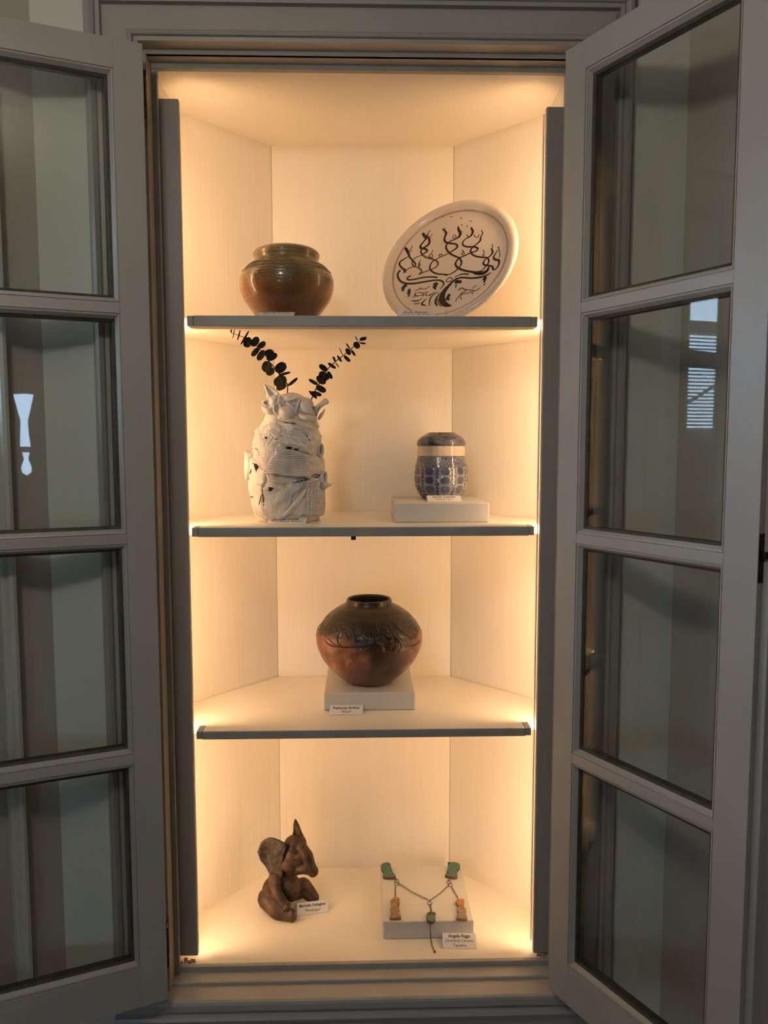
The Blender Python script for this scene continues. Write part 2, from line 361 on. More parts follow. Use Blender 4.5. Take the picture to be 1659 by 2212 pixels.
# ------------------------------------------------------------------ doors
PZ = [(1.2433, 1.6167), (.8561, 1.226), (.4688, .8395), (.0758, .4515)]
DT = .030
def door(side, hinge, ang, width, stile, label):
    """local frame: x along the door from the hinge, y away from the viewer through the thickness, z up"""
    b = B(); r = .0528; u0, u1 = stile, width - r; zt = 1.6631
    q = (lambda a, c: (a, c)) if side > 0 else (lambda a, c: (-c, -a))
    def bx(bm, a, c, y0, y1, z0, z1, bev=0.): a2, c2 = q(a, c); return box(bm, a2, c2, y0, y1, z0, z1, bev)
    bx(b, 0, u0, 0, DT, 0, zt, .0008); bx(b, u1, width, 0, DT, 0, zt, .0008)
    bx(b, u0, u1, 0, DT, PZ[0][1], zt); bx(b, u0, u1, 0, DT, 0, PZ[3][0])
    d = finish('door', b, GREY, cab, local=True)
    d['label'] = label
    d.location = Vector((hinge[0], hinge[1], 0)) - OFF[cab.name]
    d.rotation_euler = (0, 0, ang)
    for (lo, hi) in zip([p[1] for p in PZ[1:]], [p[0] for p in PZ[:-1]]):
        b = B(); bx(b, u0, u1, .0002, DT, lo, hi, .0006); finish('muntin', b, GREY, d, local=True)
    for z0, z1 in PZ:
        def frame(bm, a, w, ya, yb, wz=None):
            """ring from inset a to inset a+w; front at depth ya (outer) sloping to yb (inner)"""
            ov = [(u0 + a, z0 + a), (u1 - a, z0 + a), (u1 - a, z1 - a), (u0 + a, z1 - a)]
            iv = [(u0 + a + w, z0 + a + w), (u1 - a - w, z0 + a + w), (u1 - a - w, z1 - a - w), (u0 + a + w, z1 - a - w)]
            sg = 1 if side > 0 else -1
            O = [bm.verts.new((sg*x, ya, z)) for x, z in ov]; I = [bm.verts.new((sg*x, yb, z)) for x, z in iv]
            O2 = [bm.verts.new((sg*x, DT - .004, z)) for x, z in ov]; I2 = [bm.verts.new((sg*x, DT - .004, z)) for x, z in iv]
            for i in range(4):
                j = (i + 1) % 4
                bm.faces.new((O[i], O[j], I[j], I[i])); bm.faces.new((O2[j], O2[i], I2[i], I2[j])); bm.faces.new((O[j], O[i], O2[i], O2[j])); bm.faces.new((I[i], I[j], I2[j], I2[i]))
        b = B(); frame(b, .0001, .0016, .0022, .0022); frame(b, .0017, .0022, .0006, .0014); frame(b, .0039, .0046, .0020, .0085); finish('sash_molding', b, GREY, d, local=True)
        b = B(); frame(b, .0085, .0046, .0095, .0115); finish('putty_bead', b, PUTTY, d, local=True)
        b = B(); bx(b, u0 + .0095, u1 - .0095, .0125, .0145, z0 + .0095, z1 - .0095); finish('pane', b, GLASS, d, local=True)
    return d
aL, aR = .3813, 1.0656
dR = door(1, (.3397, .0037), -aR, .3854, .0469, 'right glazed door swung halfway open')
dL = door(-1, (-.3603, -.0037), aL, .372, .0469, 'left glazed door swung wide open')
# meeting edge and latch on the right door
b = B(); box(b, .3855, .397, .011, DT, 0, 1.6631, .001); finish('meeting_strip', b, GREY, dR, local=True)
b = B(); box(b, .3852, .3868, .0008, .0125, .822, .889, .0004); box(b, .386, .394, .0045, .0095, .855, .865, .0008); finish('latch', b, IRON, dR, local=True)
for z0, z1 in ((1.556, 1.632), (.048, .118)):
    b = B(); tube(b, [(-.3668, .0215, z0), (-.3668, .0215, z1)], .0045, 10); box(b, -.3722, -.3712, .024, .058, z0, z1); hb = part('hinge', b, RUSTY)
    b = B(); tube(b, [(.3555, .024, z0), (.3555, .024, z1)], .0045, 10); box(b, .3708, .3718, .03, .058, z0, z1); part('hinge', b, RUSTY)

# ------------------------------------------------------------------ LED strips
LEDM = emit('led_glow', LED_COLOR, LED_POWER)
ALU = mat('aluminium', (.6, .6, .6), .35, metal=1)
for s, lab in ((-1, 'warm white light strip behind the cover board at the left of the cabinet'), (1, 'warm white light strip behind the cover board at the right of the cabinet')):
    x0 = s * .347
    L_ = thing('led_light_strip', lab, 'light strip', (x0, .13, 0), 'vertical light strips hidden in the cabinet')
    n_ = Vector((-s*.68, .733, 0)); t_ = Vector((s*.733, .68, 0)); c_ = Vector((x0, .1345, 0))
    def bar(nm, w0, w1, d0, d1, z0, z1, mm):
        b = B(); prism(b, [tuple((c_ + t_*w + n_*d).xy) for w, d in ((w0, d0), (w1, d0), (w1, d1), (w0, d1))], z0, z1); return finish(nm, b, mm, L_)
    bar('channel', -.0065, .0065, -.003, -.0004, .012, 1.612, ALU)
    bar('diffuser', -.0055, .0055, 0, .0012, .014, 1.610, LEDM)
    b = B(); box(b, s*.3335 - .0006, s*.3335 + .0006, .1272, .1365, .012, 1.612); finish('added_glare_lip', b, ALU, L_)  # added lip, keeps the bright strip from mirroring in the door glass
# measured outlines and profiles, metres (plate strokes in plate radii)
DATA = {
 'jar': [-0.1495,[[0.0514,1.388],[0.0614,1.3828],[0.0646,1.3766],[0.0632,1.3695],[0.0628,1.3642],[0.0723,1.3563],[0.0851,1.3429],[0.0901,1.334],[0.0921,1.3243],[0.0906,1.3074],[0.0835,1.2895],[0.0744,1.2761],[0.0637,1.2618]]],
 'urn': [0.1658,[[0.0277,1.0336],[0.0337,1.0296],[0.0446,1.0227],[0.051,1.0139],[0.0521,1.0059],[0.0501,1.005],[0.0511,0.9852],[0.0497,0.9842],[0.0536,0.9684],[0.0562,0.9536],[0.057,0.9386],[0.0558,0.9238],[0.0523,0.9108],[0.0458,0.9008],[0.0414,0.8949]]],
 'pot': [0.0093,[[0.0476,0.6778],[0.0516,0.6678],[0.0656,0.6606],[0.0855,0.6466],[0.0965,0.6344],[0.1066,0.6213],[0.1116,0.6112],[0.1141,0.6],[0.1134,0.5838],[0.1073,0.5664],[0.0989,0.5492],[0.0885,0.5359],[0.0761,0.5236],[0.0601,0.5092],[0.0451,0.496],[0.0381,0.4888]]],
 'vase': [[1126,-0.2184,-0.0885,0.8515],[1110,-0.2257,-0.0875,0.8667],[1090,-0.232,-0.0864,0.8858],[1050,-0.2389,-0.0851,0.9237],[1020,-0.2356,-0.082,0.9521],[1000,-0.2335,-0.0809,0.9709],[960,-0.2253,-0.0835,1.0085],[930,-0.2183,-0.0908,1.0366],[905,-0.2058,-0.0971,1.0599],[880,-0.198,-0.0969,1.0832],[862,-0.1903,-0.1024,1.0999],[850,-0.1808,-0.1098,1.1111]],
 'plate': [[0.1763,0.24,1.3796],[-0.4653,-0.7745,0.4285],0.1518],
 'strokes': [['m',[[-0.753,-0.022,0.0097],[-0.776,-0.068,0.0097],[-0.769,-0.126,0.0097],[-0.718,-0.202,0.0097],[-0.634,-0.251,0.0104],[-0.524,-0.27,0.0104],[-0.394,-0.269,0.0097],[-0.267,-0.26,0.009],[-0.153,-0.258,0.009],[-0.074,-0.274,0.009],[-0.018,-0.317,0.0083],[-0.019,-0.362,0.0062],[-0.052,-0.411,0.0035]]],['m',[[-0.562,-0.131,0.0083],[-0.603,-0.153,0.0083],[-0.613,-0.18,0.0083],[-0.565,-0.204,0.0083],[-0.474,-0.201,0.0083],[-0.36,-0.188,0.0083],[-0.23,-0.194,0.0083],[-0.13,-0.217,0.0083]]],['m',[[0.653,-0.24,0.0055],[0.606,-0.273,0.0083],[0.516,-0.294,0.0097],[0.384,-0.291,0.0097],[0.258,-0.266,0.0097],[0.174,-0.271,0.0097],[0.119,-0.305,0.0111],[0.075,-0.366,0.0152],[0.032,-0.428,0.0207],[0.004,-0.504,0.0277],[0.008,-0.584,0.0304],[0.054,-0.655,0.0277],[0.123,-0.695,0.018],[0.18,-0.705,0.0041]]],['m',[[0.336,-0.228,0.0076],[0.272,-0.21,0.0076],[0.205,-0.211,0.0076]]],['b',[[0.206,-0.215,0.0055],[0.165,-0.227,0.0055],[0.129,-0.246,0.0055]]],['b',[[0.044,-0.242,0.0055],[0.09,-0.254,0.0055],[0.091,-0.288,0.0055],[0.052,-0.31,0.0055],[0.011,-0.291,0.0055],[0.023,-0.259,0.0055],[0.044,-0.242,0.0055]]],['m',[[-0.753,0.348,0.0124],[-0.71,0.292,0.0152],[-0.671,0.222,0.0111],[-0.656,0.191,0.0097],[-0.601,0.134,0.0083],[-0.548,0.077,0.0083],[-0.53,0.039,0.0069],[-0.549,0.021,0.0062],[-0.585,0.061,0.0062],[-0.597,0.105,0.0055],[-0.583,0.145,0.0055],[-0.531,0.18,0.0048],[-0.456,0.195,0.0041]]],['m',[[-0.676,0.201,0.0055],[-0.741,0.16,0.0069],[-0.785,0.117,0.0083],[-0.784,0.067,0.009],[-0.733,0.011,0.0097],[-0.685,-0.024,0.0124],[-0.677,-0.074,0.018]]],['b',[[-0.674,-0.047,0.0062],[-0.623,-0.004,0.0062],[-0.548,0.014,0.0062],[-0.477,-0.01,0.0076],[-0.42,-0.059,0.009],[-0.406,-0.095,0.009],[-0.438,-0.129,0.0138]]],['b',[[-0.426,-0.12,0.0055],[-0.354,-0.095,0.0062],[-0.269,-0.072,0.0062],[-0.199,-0.04,0.0076],[-0.174,0.012,0.009],[-0.208,0.065,0.009],[-0.295,0.112,0.009],[-0.394,0.154,0.009],[-0.449,0.197,0.0083]]],['m',[[-0.449,0.197,0.0083],[-0.486,0.244,0.0083],[-0.49,0.295,0.009],[-0.445,0.331,0.0111],[-0.395,0.373,0.0124],[-0.397,0.444,0.0111],[-0.442,0.501,0.0097],[-0.488,0.53,0.0124]]],['m',[[-0.527,0.572,0.0138],[-0.485,0.515,0.0152],[-0.458,0.482,0.0124],[-0.486,0.429,0.009],[-0.52,0.37,0.0104],[-0.504,0.325,0.0124],[-0.439,0.301,0.0111],[-0.393,0.256,0.0104],[-0.453,0.214,0.0069]]],['b',[[-0.413,0.611,0.0028],[-0.443,0.566,0.0062],[-0.439,0.515,0.0076],[-0.397,0.472,0.0055]]],['b',[[-0.363,0.531,0.0021],[-0.391,0.507,0.0028],[-0.396,0.458,0.0028]]],['m',[[-0.225,0.088,0.0062],[-0.271,0.06,0.0069],[-0.293,-0.007,0.0083],[-0.277,-0.064,0.009],[-0.22,-0.12,0.009],[-0.136,-0.158,0.0083],[-0.03,-0.181,0.0083],[0.01,-0.194,0.0138]]],['b',[[-0.225,0.088,0.0062],[-0.168,0.122,0.0062],[-0.097,0.146,0.0062],[-0.027,0.177,0.0062]]],['m',[[-0.027,0.177,0.0069],[0.039,0.223,0.009],[0.07,0.26,0.0097],[0.042,0.305,0.0097],[-0.033,0.331,0.0097],[-0.114,0.357,0.0111],[-0.156,0.406,0.0111],[-0.161,0.463,0.0111],[-0.153,0.519,0.0124],[-0.19,0.574,0.0097],[-0.226,0.602,0.0069]]],['m',[[0.011,0.612,0.0062],[0.031,0.552,0.0124],[0.069,0.49,0.0152],[0.062,0.428,0.0124],[0.005,0.395,0.0076],[-0.076,0.359,0.0083],[-0.109,0.301,0.0097],[-0.081,0.227,0.0097],[-0.01,0.154,0.0097],[0.076,0.1,0.009],[0.139,0.064,0.009],[0.183,-0.003,0.009],[0.177,-0.07,0.0083],[0.134,-0.132,0.0076],[0.069,-0.177,0.0069],[0.01,-0.197,0.0055]]],['m',[[0.299,0.13,0.0069],[0.225,0.1,0.0076],[0.139,0.064,0.0083],[0.1,0.008,0.0097],[0.105,-0.047,0.0104],[0.167,-0.109,0.0111],[0.261,-0.155,0.0111],[0.365,-0.189,0.0111],[0.44,-0.205,0.0111],[0.522,-0.196,0.0069]]],['m',[[0.218,0.556,0.0083],[0.257,0.48,0.0124],[0.239,0.413,0.0097],[0.172,0.375,0.0062],[0.138,0.325,0.0076],[0.154,0.274,0.0083],[0.223,0.236,0.009],[0.324,0.221,0.0097],[0.386,0.185,0.0097],[0.369,0.146,0.0083],[0.299,0.13,0.0069]]],['m',[[0.385,0.486,0.0028],[0.414,0.426,0.0055],[0.395,0.368,0.0069],[0.399,0.312,0.0097],[0.354,0.258,0.0076],[0.302,0.211,0.0083],[0.285,0.159,0.0097],[0.323,0.099,0.009],[0.392,0.055,0.009],[0.481,0.029,0.0083],[0.556,0.009,0.0083],[0.588,-0.04,0.0083],[0.581,-0.098,0.0076],[0.539,-0.159,0.0062],[0.499,-0.2,0.0048]]],['m',[[0.598,0.139,0.0083],[0.62,0.083,0.0097],[0.593,0.033,0.0076],[0.546,-0.0,0.0062],[0.514,-0.056,0.0083],[0.534,-0.098,0.0097],[0.603,-0.121,0.009],[0.661,-0.149,0.0097],[0.676,-0.203,0.0111]]],['m',[[0.686,0.166,0.0055],[0.71,0.109,0.0041],[0.736,0.026,0.0041],[0.732,-0.02,0.0041]]],['m',[[0.691,0.112,0.0041],[0.661,0.05,0.0062],[0.65,-0.002,0.0097],[0.683,-0.04,0.0111],[0.733,-0.06,0.0111],[0.749,-0.121,0.0097],[0.73,-0.178,0.0083],[0.683,-0.211,0.0062]]],['m',[[0.377,-0.191,0.0069],[0.442,-0.219,0.018],[0.54,-0.232,0.0207],[0.593,-0.199,0.0152],[0.606,-0.141,0.0083]]],['b',[[-0.655,0.376,0.0035],[-0.659,0.334,0.0035],[-0.678,0.301,0.0035],[-0.654,0.283,0.0035],[-0.638,0.302,0.0035]]],['g',[[-0.306,0.26,0.0028],[-0.314,0.205,0.0035],[-0.345,0.168,0.0055],[-0.312,0.135,0.0055],[-0.282,0.145,0.0041],[-0.305,0.19,0.0028]]],['g',[[-0.464,0.115,0.0028],[-0.484,0.054,0.0055],[-0.468,0.01,0.0062],[-0.452,0.029,0.0041],[-0.467,0.066,0.0028]]],['b',[[0.156,0.198,0.0048],[0.176,0.161,0.0048],[0.157,0.13,0.0048],[0.185,0.112,0.0048],[0.2,0.13,0.0048],[0.182,0.16,0.0048]]],['b',[[0.465,0.146,0.0035],[0.495,0.114,0.0035],[0.481,0.063,0.0035],[0.501,0.046,0.0035],[0.501,0.08,0.0035]]],['b',[[0.589,0.221,0.0041],[0.605,0.165,0.0041],[0.583,0.155,0.0041],[0.618,0.13,0.0041]]],['b',[[0.171,0.445,0.0041],[0.202,0.412,0.0041],[0.193,0.393,0.0041]]],['r',[[0.286,0.426,0.0048],[0.312,0.388,0.0048],[0.357,0.374,0.0048],[0.36,0.421,0.0048]]],['r',[[-0.171,0.136,0.0055],[-0.189,0.159,0.0055],[-0.159,0.172,0.0055],[-0.125,0.129,0.0055]]],['b',[[-0.01,0.474,0.0028],[0.016,0.435,0.0028],[-0.017,0.412,0.0028],[-0.036,0.443,0.0028],[-0.01,0.474,0.0028]]],['b',[[-0.216,-0.5,0.0069],[-0.157,-0.48,0.0055],[-0.113,-0.451,0.0035]]],['b',[[-0.073,-0.462,0.0028],[-0.152,-0.507,0.0062],[-0.174,-0.578,0.0076],[-0.161,-0.672,0.0041]]],['m',[[-0.04,-0.473,0.0028],[-0.074,-0.549,0.0097],[-0.076,-0.628,0.0111],[-0.032,-0.692,0.0041]]],['b',[[-0.049,-0.578,0.0055],[-0.029,-0.646,0.0062],[0.027,-0.705,0.0041]]],['m',[[-0.232,-0.545,0.0035],[-0.276,-0.607,0.0083],[-0.275,-0.641,0.0097],[-0.207,-0.661,0.0041]]],['m',[[-0.297,-0.538,0.0028],[-0.367,-0.571,0.0062],[-0.453,-0.562,0.0048]]],['b',[[-0.308,-0.604,0.0028],[-0.356,-0.619,0.0055],[-0.402,-0.614,0.0048]]],['r',[[-0.386,-0.366,0.0041],[-0.292,-0.383,0.0041],[-0.222,-0.351,0.0041]]],['r',[[-0.443,-0.4,0.0035],[-0.395,-0.385,0.0035],[-0.349,-0.356,0.0035]]],['m',[[-0.417,-0.43,0.0062],[-0.426,-0.476,0.0062],[-0.372,-0.489,0.0062]]],['r',[[-0.384,-0.434,0.0048],[-0.344,-0.438,0.0048],[-0.303,-0.45,0.0048],[-0.229,-0.438,0.0048]]],['r',[[-0.425,-0.483,0.0041],[-0.458,-0.507,0.0041]]],['r',[[-0.25,-0.462,0.0035],[-0.239,-0.511,0.0035]]],['r',[[-0.302,-0.457,0.0035],[-0.29,-0.512,0.0035]]],['r',[[-0.247,-0.476,0.0035],[-0.347,-0.485,0.0035],[-0.412,-0.485,0.0035]]],['r',[[0.225,-0.47,0.0055],[0.267,-0.435,0.0069],[0.32,-0.461,0.0055],[0.337,-0.489,0.0055],[0.283,-0.522,0.0062],[0.257,-0.572,0.0055],[0.227,-0.608,0.0041],[0.233,-0.648,0.0028]]],['r',[[0.32,-0.461,0.0055],[0.433,-0.487,0.0041],[0.484,-0.506,0.0041],[0.537,-0.473,0.0021]]],['r',[[0.429,-0.467,0.0021],[0.479,-0.414,0.0021]]],['r',[[0.285,-0.529,0.0041],[0.357,-0.531,0.0041],[0.436,-0.507,0.0041]]],['r',[[0.298,-0.537,0.0041],[0.284,-0.588,0.0041],[0.315,-0.624,0.0041]]],['r',[[0.446,-0.495,0.0035],[0.443,-0.54,0.0035],[0.467,-0.543,0.0035]]]],
 'dots': [['m',-0.36,0.768,0.0112],['m',-0.252,0.796,0.0112],['m',-0.119,0.784,0.0112],['m',0.035,0.739,0.0112],['m',0.194,0.665,0.0112],['m',0.068,0.623,0.0112],['m',0.153,0.588,0.0112],['m',-0.19,0.606,0.0112],['g',-0.617,-0.297,0.0311],['g',-0.636,-0.33,0.0311],['g',-0.633,-0.371,0.0224],['g',-0.532,-0.383,0.0274],['g',-0.526,-0.424,0.0311],['g',-0.518,-0.473,0.0174],['g',-0.139,-0.327,0.0348],['g',-0.143,-0.367,0.0299],['g',-0.129,-0.402,0.0149],['g',0.178,-0.325,0.0348],['g',0.228,-0.331,0.0274],['g',0.178,-0.385,0.0149],['g',0.178,-0.418,0.0087],['g',0.587,-0.329,0.0311],['g',0.59,-0.375,0.0174],['g',0.598,-0.422,0.0124],['g',0.103,-0.535,0.0274],['g',0.092,-0.574,0.0274],['g',0.117,-0.602,0.0174],['g',0.079,-0.598,0.0149]],
 'spL': [[[-0.2449,0.118,1.2144],[-0.2215,0.1278,1.2068],[-0.209,0.1375,1.2006],[-0.2011,0.1473,1.1934],[-0.1968,0.1571,1.188],[-0.1895,0.1668,1.1826],[-0.185,0.1766,1.1751],[-0.1834,0.1864,1.1694],[-0.1778,0.1962,1.1627],[-0.1745,0.2059,1.1568],[-0.1654,0.2157,1.146],[-0.1556,0.2255,1.1329],[-0.1526,0.2352,1.1277],[-0.1536,0.245,1.1154],[-0.155,0.245,1.0892]],[[-0.2441,0.118,1.2172,0.0033,0.0013,80],[-0.2398,0.118,1.2126,0.009,0.0006,80],[-0.2312,0.1278,1.2112,0.01,0.0013,72],[-0.2201,0.1278,1.2057,0.0157,0.0017,60],[-0.2172,0.1375,1.1992,0.0104,0.0075,70],[-0.2029,0.1375,1.2001,0.0106,0.0069,55],[-0.1928,0.1571,1.1965,0.0092,0.0056,35],[-0.2059,0.1571,1.1838,0.0107,0.0049,50],[-0.1963,0.1668,1.1788,0.0117,0.0059,55],[-0.1815,0.1766,1.1828,0.0094,0.0074,20],[-0.1763,0.1766,1.1761,0.0118,0.0064,30],[-0.1886,0.1962,1.1598,0.0115,0.0095,70],[-0.1835,0.2059,1.1514,0.0095,0.007,35],[-0.1627,0.2059,1.1583,0.013,0.0095,40],[-0.1564,0.2157,1.1479,0.0126,0.0025,15],[-0.166,0.2255,1.1339,0.0142,0.0107,35],[-0.1419,0.2352,1.1337,0.0133,0.0031,38],[-0.1642,0.2352,1.1237,0.0118,0.0061,25]]],
 'spR': [[[0.0059,0.14,1.2104],[-0.0085,0.1528,1.2024],[-0.024,0.1656,1.1905],[-0.0394,0.1783,1.1793],[-0.0551,0.1911,1.1688],[-0.0724,0.2039,1.1535],[-0.0806,0.2167,1.1398],[-0.0904,0.2294,1.1267],[-0.0984,0.2422,1.1144],[-0.108,0.255,1.0951],[-0.115,0.255,1.0749]],[[-0.0003,0.14,1.2065,0.0068,0.0032,10],[-0.0125,0.1528,1.1966,0.0073,0.0055,-50],[-0.0012,0.1528,1.1997,0.0062,0.0016,-8],[-0.0129,0.1528,1.2081,0.0055,0.0007,-60],[-0.0294,0.1656,1.1963,0.0069,0.0013,-55],[-0.0291,0.1656,1.1856,0.0074,0.0042,-60],[-0.0195,0.1656,1.1833,0.0074,0.0023,-55],[-0.043,0.1783,1.187,0.0084,0.0007,-65],[-0.0316,0.1783,1.1739,0.0084,0.0033,-45],[-0.0463,0.1783,1.1734,0.0075,0.0022,-55],[-0.0569,0.1911,1.1743,0.0056,0.0021,-65],[-0.0509,0.1911,1.1629,0.0056,0.0009,-50],[-0.0616,0.1911,1.1615,0.0094,0.003,-35],[-0.0789,0.2039,1.1581,0.0099,0.0052,-35],[-0.0664,0.2039,1.1443,0.0085,0.0038,-60],[-0.0782,0.2167,1.144,0.0119,0.0072,-35],[-0.0839,0.2167,1.1361,0.0115,0.0072,-40],[-0.0998,0.2294,1.1324,0.0111,0.0034,-30],[-0.0848,0.2294,1.1187,0.0115,0.006,-30],[-0.0951,0.2422,1.1101,0.0112,0.0044,-15],[-0.1023,0.2422,1.1087,0.0116,0.0029,-45]]],
 'earL': [[-0.2345,0.292,0.1175],[-0.2274,0.292,0.1388],[-0.2067,0.292,0.1527],[-0.1829,0.292,0.1488],[-0.171,0.292,0.1397],[-0.1783,0.292,0.1094],[-0.1805,0.292,0.07],[-0.1909,0.292,0.0575],[-0.2045,0.292,0.0668],[-0.2196,0.292,0.085],[-0.2313,0.292,0.1013]],
 'earR': [[-0.1586,0.325,0.1365],[-0.1586,0.325,0.1656],[-0.1547,0.325,0.1755],[-0.1461,0.325,0.1618],[-0.1377,0.325,0.138],[-0.1318,0.325,0.1143],[-0.1447,0.325,0.129]],
 'neck': {'pl': [[0.0487,0.364,0.031]],'pr': [[0.2021,0.3612,0.031]],'r': [[0.0711,0.3251,0.031],[0.0706,0.3133,0.031],[0.1884,0.3166,0.031],[0.19,0.3048,0.031],[0.1383,0.2375,0.031]],'l0': [[0.0674,0.3051,0.031],[0.0658,0.2662,0.031]],'r0': [[0.192,0.2981,0.031],[0.2014,0.2527,0.031]],'bl': [[0.062,0.217,0.031]],'br': [[0.2032,0.2099,0.031]],'c': [[0.1356,0.1855,0.031]],'cl': [[0.0736,0.3166,0.031],[0.1391,0.2468,0.031]],'cr': [[0.1872,0.3049,0.031],[0.1391,0.2468,0.031]],'drop': [[0.1388,0.2329,0.031],[0.1391,0.2058,0.031]]},
 'nplates': {'gl': [[0.0367,0.3859],[0.0427,0.3949],[0.0536,0.3971],[0.0596,0.3889],[0.0599,0.3798],[0.0631,0.3636],[0.0633,0.353],[0.069,0.3423],[0.0667,0.3338],[0.0534,0.3331],[0.0421,0.3362],[0.0409,0.3466],[0.0436,0.3553],[0.0382,0.3678]],'gr': [[0.194,0.3941],[0.2107,0.3936],[0.2199,0.3878],[0.2206,0.375],[0.216,0.3644],[0.2111,0.3556],[0.2103,0.3416],[0.2081,0.3313],[0.1975,0.3299],[0.1831,0.3372],[0.1842,0.3441],[0.1909,0.3474],[0.1884,0.3599],[0.1936,0.3722]],'tl': [[0.0549,0.2413],[0.0607,0.252],[0.0681,0.2549],[0.074,0.2469],[0.0723,0.2301],[0.0695,0.2256],[0.0724,0.2135],[0.0709,0.2002],[0.0738,0.187],[0.0719,0.1827],[0.0519,0.1819],[0.0526,0.1934],[0.056,0.2006],[0.053,0.214],[0.0561,0.226]],'tr': [[0.193,0.2357],[0.1984,0.2433],[0.2101,0.2429],[0.2129,0.2367],[0.2096,0.2245],[0.2072,0.22],[0.2131,0.2064],[0.2092,0.1947],[0.2115,0.1786],[0.2064,0.1731],[0.1901,0.175],[0.1898,0.1821],[0.1952,0.1951],[0.1938,0.2055],[0.1983,0.2203]],'c': [[0.1265,0.1854],[0.1294,0.1955],[0.1368,0.1991],[0.1442,0.1937],[0.1454,0.182],[0.1429,0.1706],[0.1364,0.1657],[0.1274,0.1711]]},
 'el': {'belly': [-0.1954,0.305,0.021],'chest': [-0.1772,0.308,0.0426],'neck': [-0.1696,0.305,0.0732],'head': [-0.1589,0.305,0.1056],'brow': [-0.1567,0.302,0.127],'front': [-0.168,0.3,0.029],'face': [-0.147,0.295,0.1001],'face2': [-0.1406,0.288,0.0859],'hipR': [-0.1534,0.31,0.0191],'lip': [-0.131,0.275,0.0869],'cheek': [-0.1667,0.285,0.0934],'jaw': [-0.1492,0.288,0.0807],'thL': [-0.2123,0.28,0.0183],'knL': [-0.1896,0.258,0.0029],'ftL': [-0.1641,0.246,0.0003],'shL': [-0.1981,0.288,0.06],'elL': [-0.1921,0.262,0.0431],'haL': [-0.1732,0.248,0.023],'thR': [-0.1398,0.314,0.0238],'knR': [-0.1242,0.313,0.0077],'ftR': [-0.1152,0.308,0.0014],'shR': [-0.1487,0.3,0.0522],'elR': [-0.146,0.285,0.0375],'haR': [-0.144,0.28,0.0243],'t0': [-0.1384,0.288,0.1306],'t1': [-0.1254,0.283,0.1126],'t2': [-0.1212,0.281,0.0976],'t3': [-0.1146,0.287,0.0753],'eyeL': [-0.1531,0.2685,0.1121],'eyeR': [-0.1342,0.2745,0.1377]},
}
# ================================================================== OBJECTS ON THE SHELVES
Z1, Z2, Z3, Z4 = 1.2433 + .0004, .8532 + .0004, .4609 + .0004, -.0128 + .0004

def nodes(name):
    M = bpy.data.materials.new(name); M.use_nodes = True; MATS[name] = M
    return M, M.node_tree.nodes, M.node_tree.links, M.node_tree.nodes['Principled BSDF']
def ramp(N, L, src, stops):
    r = N.new('ShaderNodeValToRGB'); e = r.color_ramp.elements
    while len(e) < len(stops): e.new(.5)
    for k, (p, c) in enumerate(stops): e[k].position = p; e[k].color = (*c, 1) if len(c) == 3 else c
    L.new(src, r.inputs[0]); return r
def noise_n(N, L, vec, scale, detail=4, dist=0.):
    n = N.new('ShaderNodeTexNoise'); n.inputs['Scale'].default_value = scale; n.inputs['Detail'].default_value = detail; n.inputs['Distortion'].default_value = dist
    if vec is not None: L.new(vec, n.inputs['Vector'])
    return n.outputs['Fac']
def mixc(N, L, fac, a, b, mode='MIX'):
    x = N.new('ShaderNodeMix'); x.data_type = 'RGBA'; x.blend_type = mode
    if isinstance(fac, (int, float)): x.inputs[0].default_value = fac
    else: L.new(fac, x.inputs[0])
    for q, v in ((x.inputs[6], a), (x.inputs[7], b)):
        if isinstance(v, tuple): q.default_value = (*v, 1)
        else: L.new(v, q)
    return x.outputs[2]
def coords(N, L):
    tc = N.new('ShaderNodeTexCoord'); sp = N.new('ShaderNodeSeparateXYZ'); L.new(tc.outputs['Object'], sp.inputs[0])
    return tc.outputs['Object'], sp
def mrange(N, L, src, a, b, c=0., d=1.):
    m_ = N.new('ShaderNodeMapRange'); L.new(src, m_.inputs[0]); m_.inputs[1].default_value = a; m_.inputs[2].default_value = b; m_.inputs[3].default_value = c; m_.inputs[4].default_value = d
    return m_.outputs[0]
def math_n(N, L, op, a, b=None):
    m_ = N.new('ShaderNodeMath'); m_.operation = op
    for i, v in enumerate((a, b)):
        if v is None: continue
        if isinstance(v, (int, float)): m_.inputs[i].default_value = v
        else: L.new(v, m_.inputs[i])
    return m_.outputs[0]
def bump_n(N, L, P, h, s, d=.002, prev=None):
    b_ = N.new('ShaderNodeBump'); b_.inputs['Strength'].default_value = s; b_.inputs['Distance'].default_value = d
    L.new(h, b_.inputs['Height'])
    if prev is not None: L.new(prev, b_.inputs['Normal'])
    L.new(b_.outputs[0], P.inputs['Normal']); return b_.outputs[0]

# ------------------------------------------------------------------ stoneware jar, top shelf
M, N, L, P = nodes('wood_fired_glaze')
v, sp = coords(N, L); z = sp.outputs[2]
zz = math_n(N, L, 'ADD', z, math_n(N, L, 'MULTIPLY', math_n(N, L, 'SUBTRACT', noise_n(N, L, v, 11, 3), .5), .09))
base = ramp(N, L, mrange(N, L, zz, 0, .145), [(0, (.10, .038, .014)), (.25, (.22, .075, .024)), (.45, (.30, .13, .045)), (.60, (.21, .155, .075)), (.8, (.33, .235, .11)), (.93, (.27, .17, .075)), (1, (.16, .08, .035))]).outputs[0]
spk = ramp(N, L, noise_n(N, L, v, 420, 2), [(.60, (0, 0, 0)), (.68, (1, 1, 1))]).outputs[0]
base = mixc(N, L, math_n(N, L, 'MULTIPLY', spk, .5), base, (.62, .32, .11))
ash = ramp(N, L, noise_n(N, L, v, 16, 3, .5), [(.42, (0, 0, 0)), (.62, (1, 1, 1))]).outputs[0]
base = mixc(N, L, math_n(N, L, 'MULTIPLY', ash, .55), base, (.09, .06, .032))
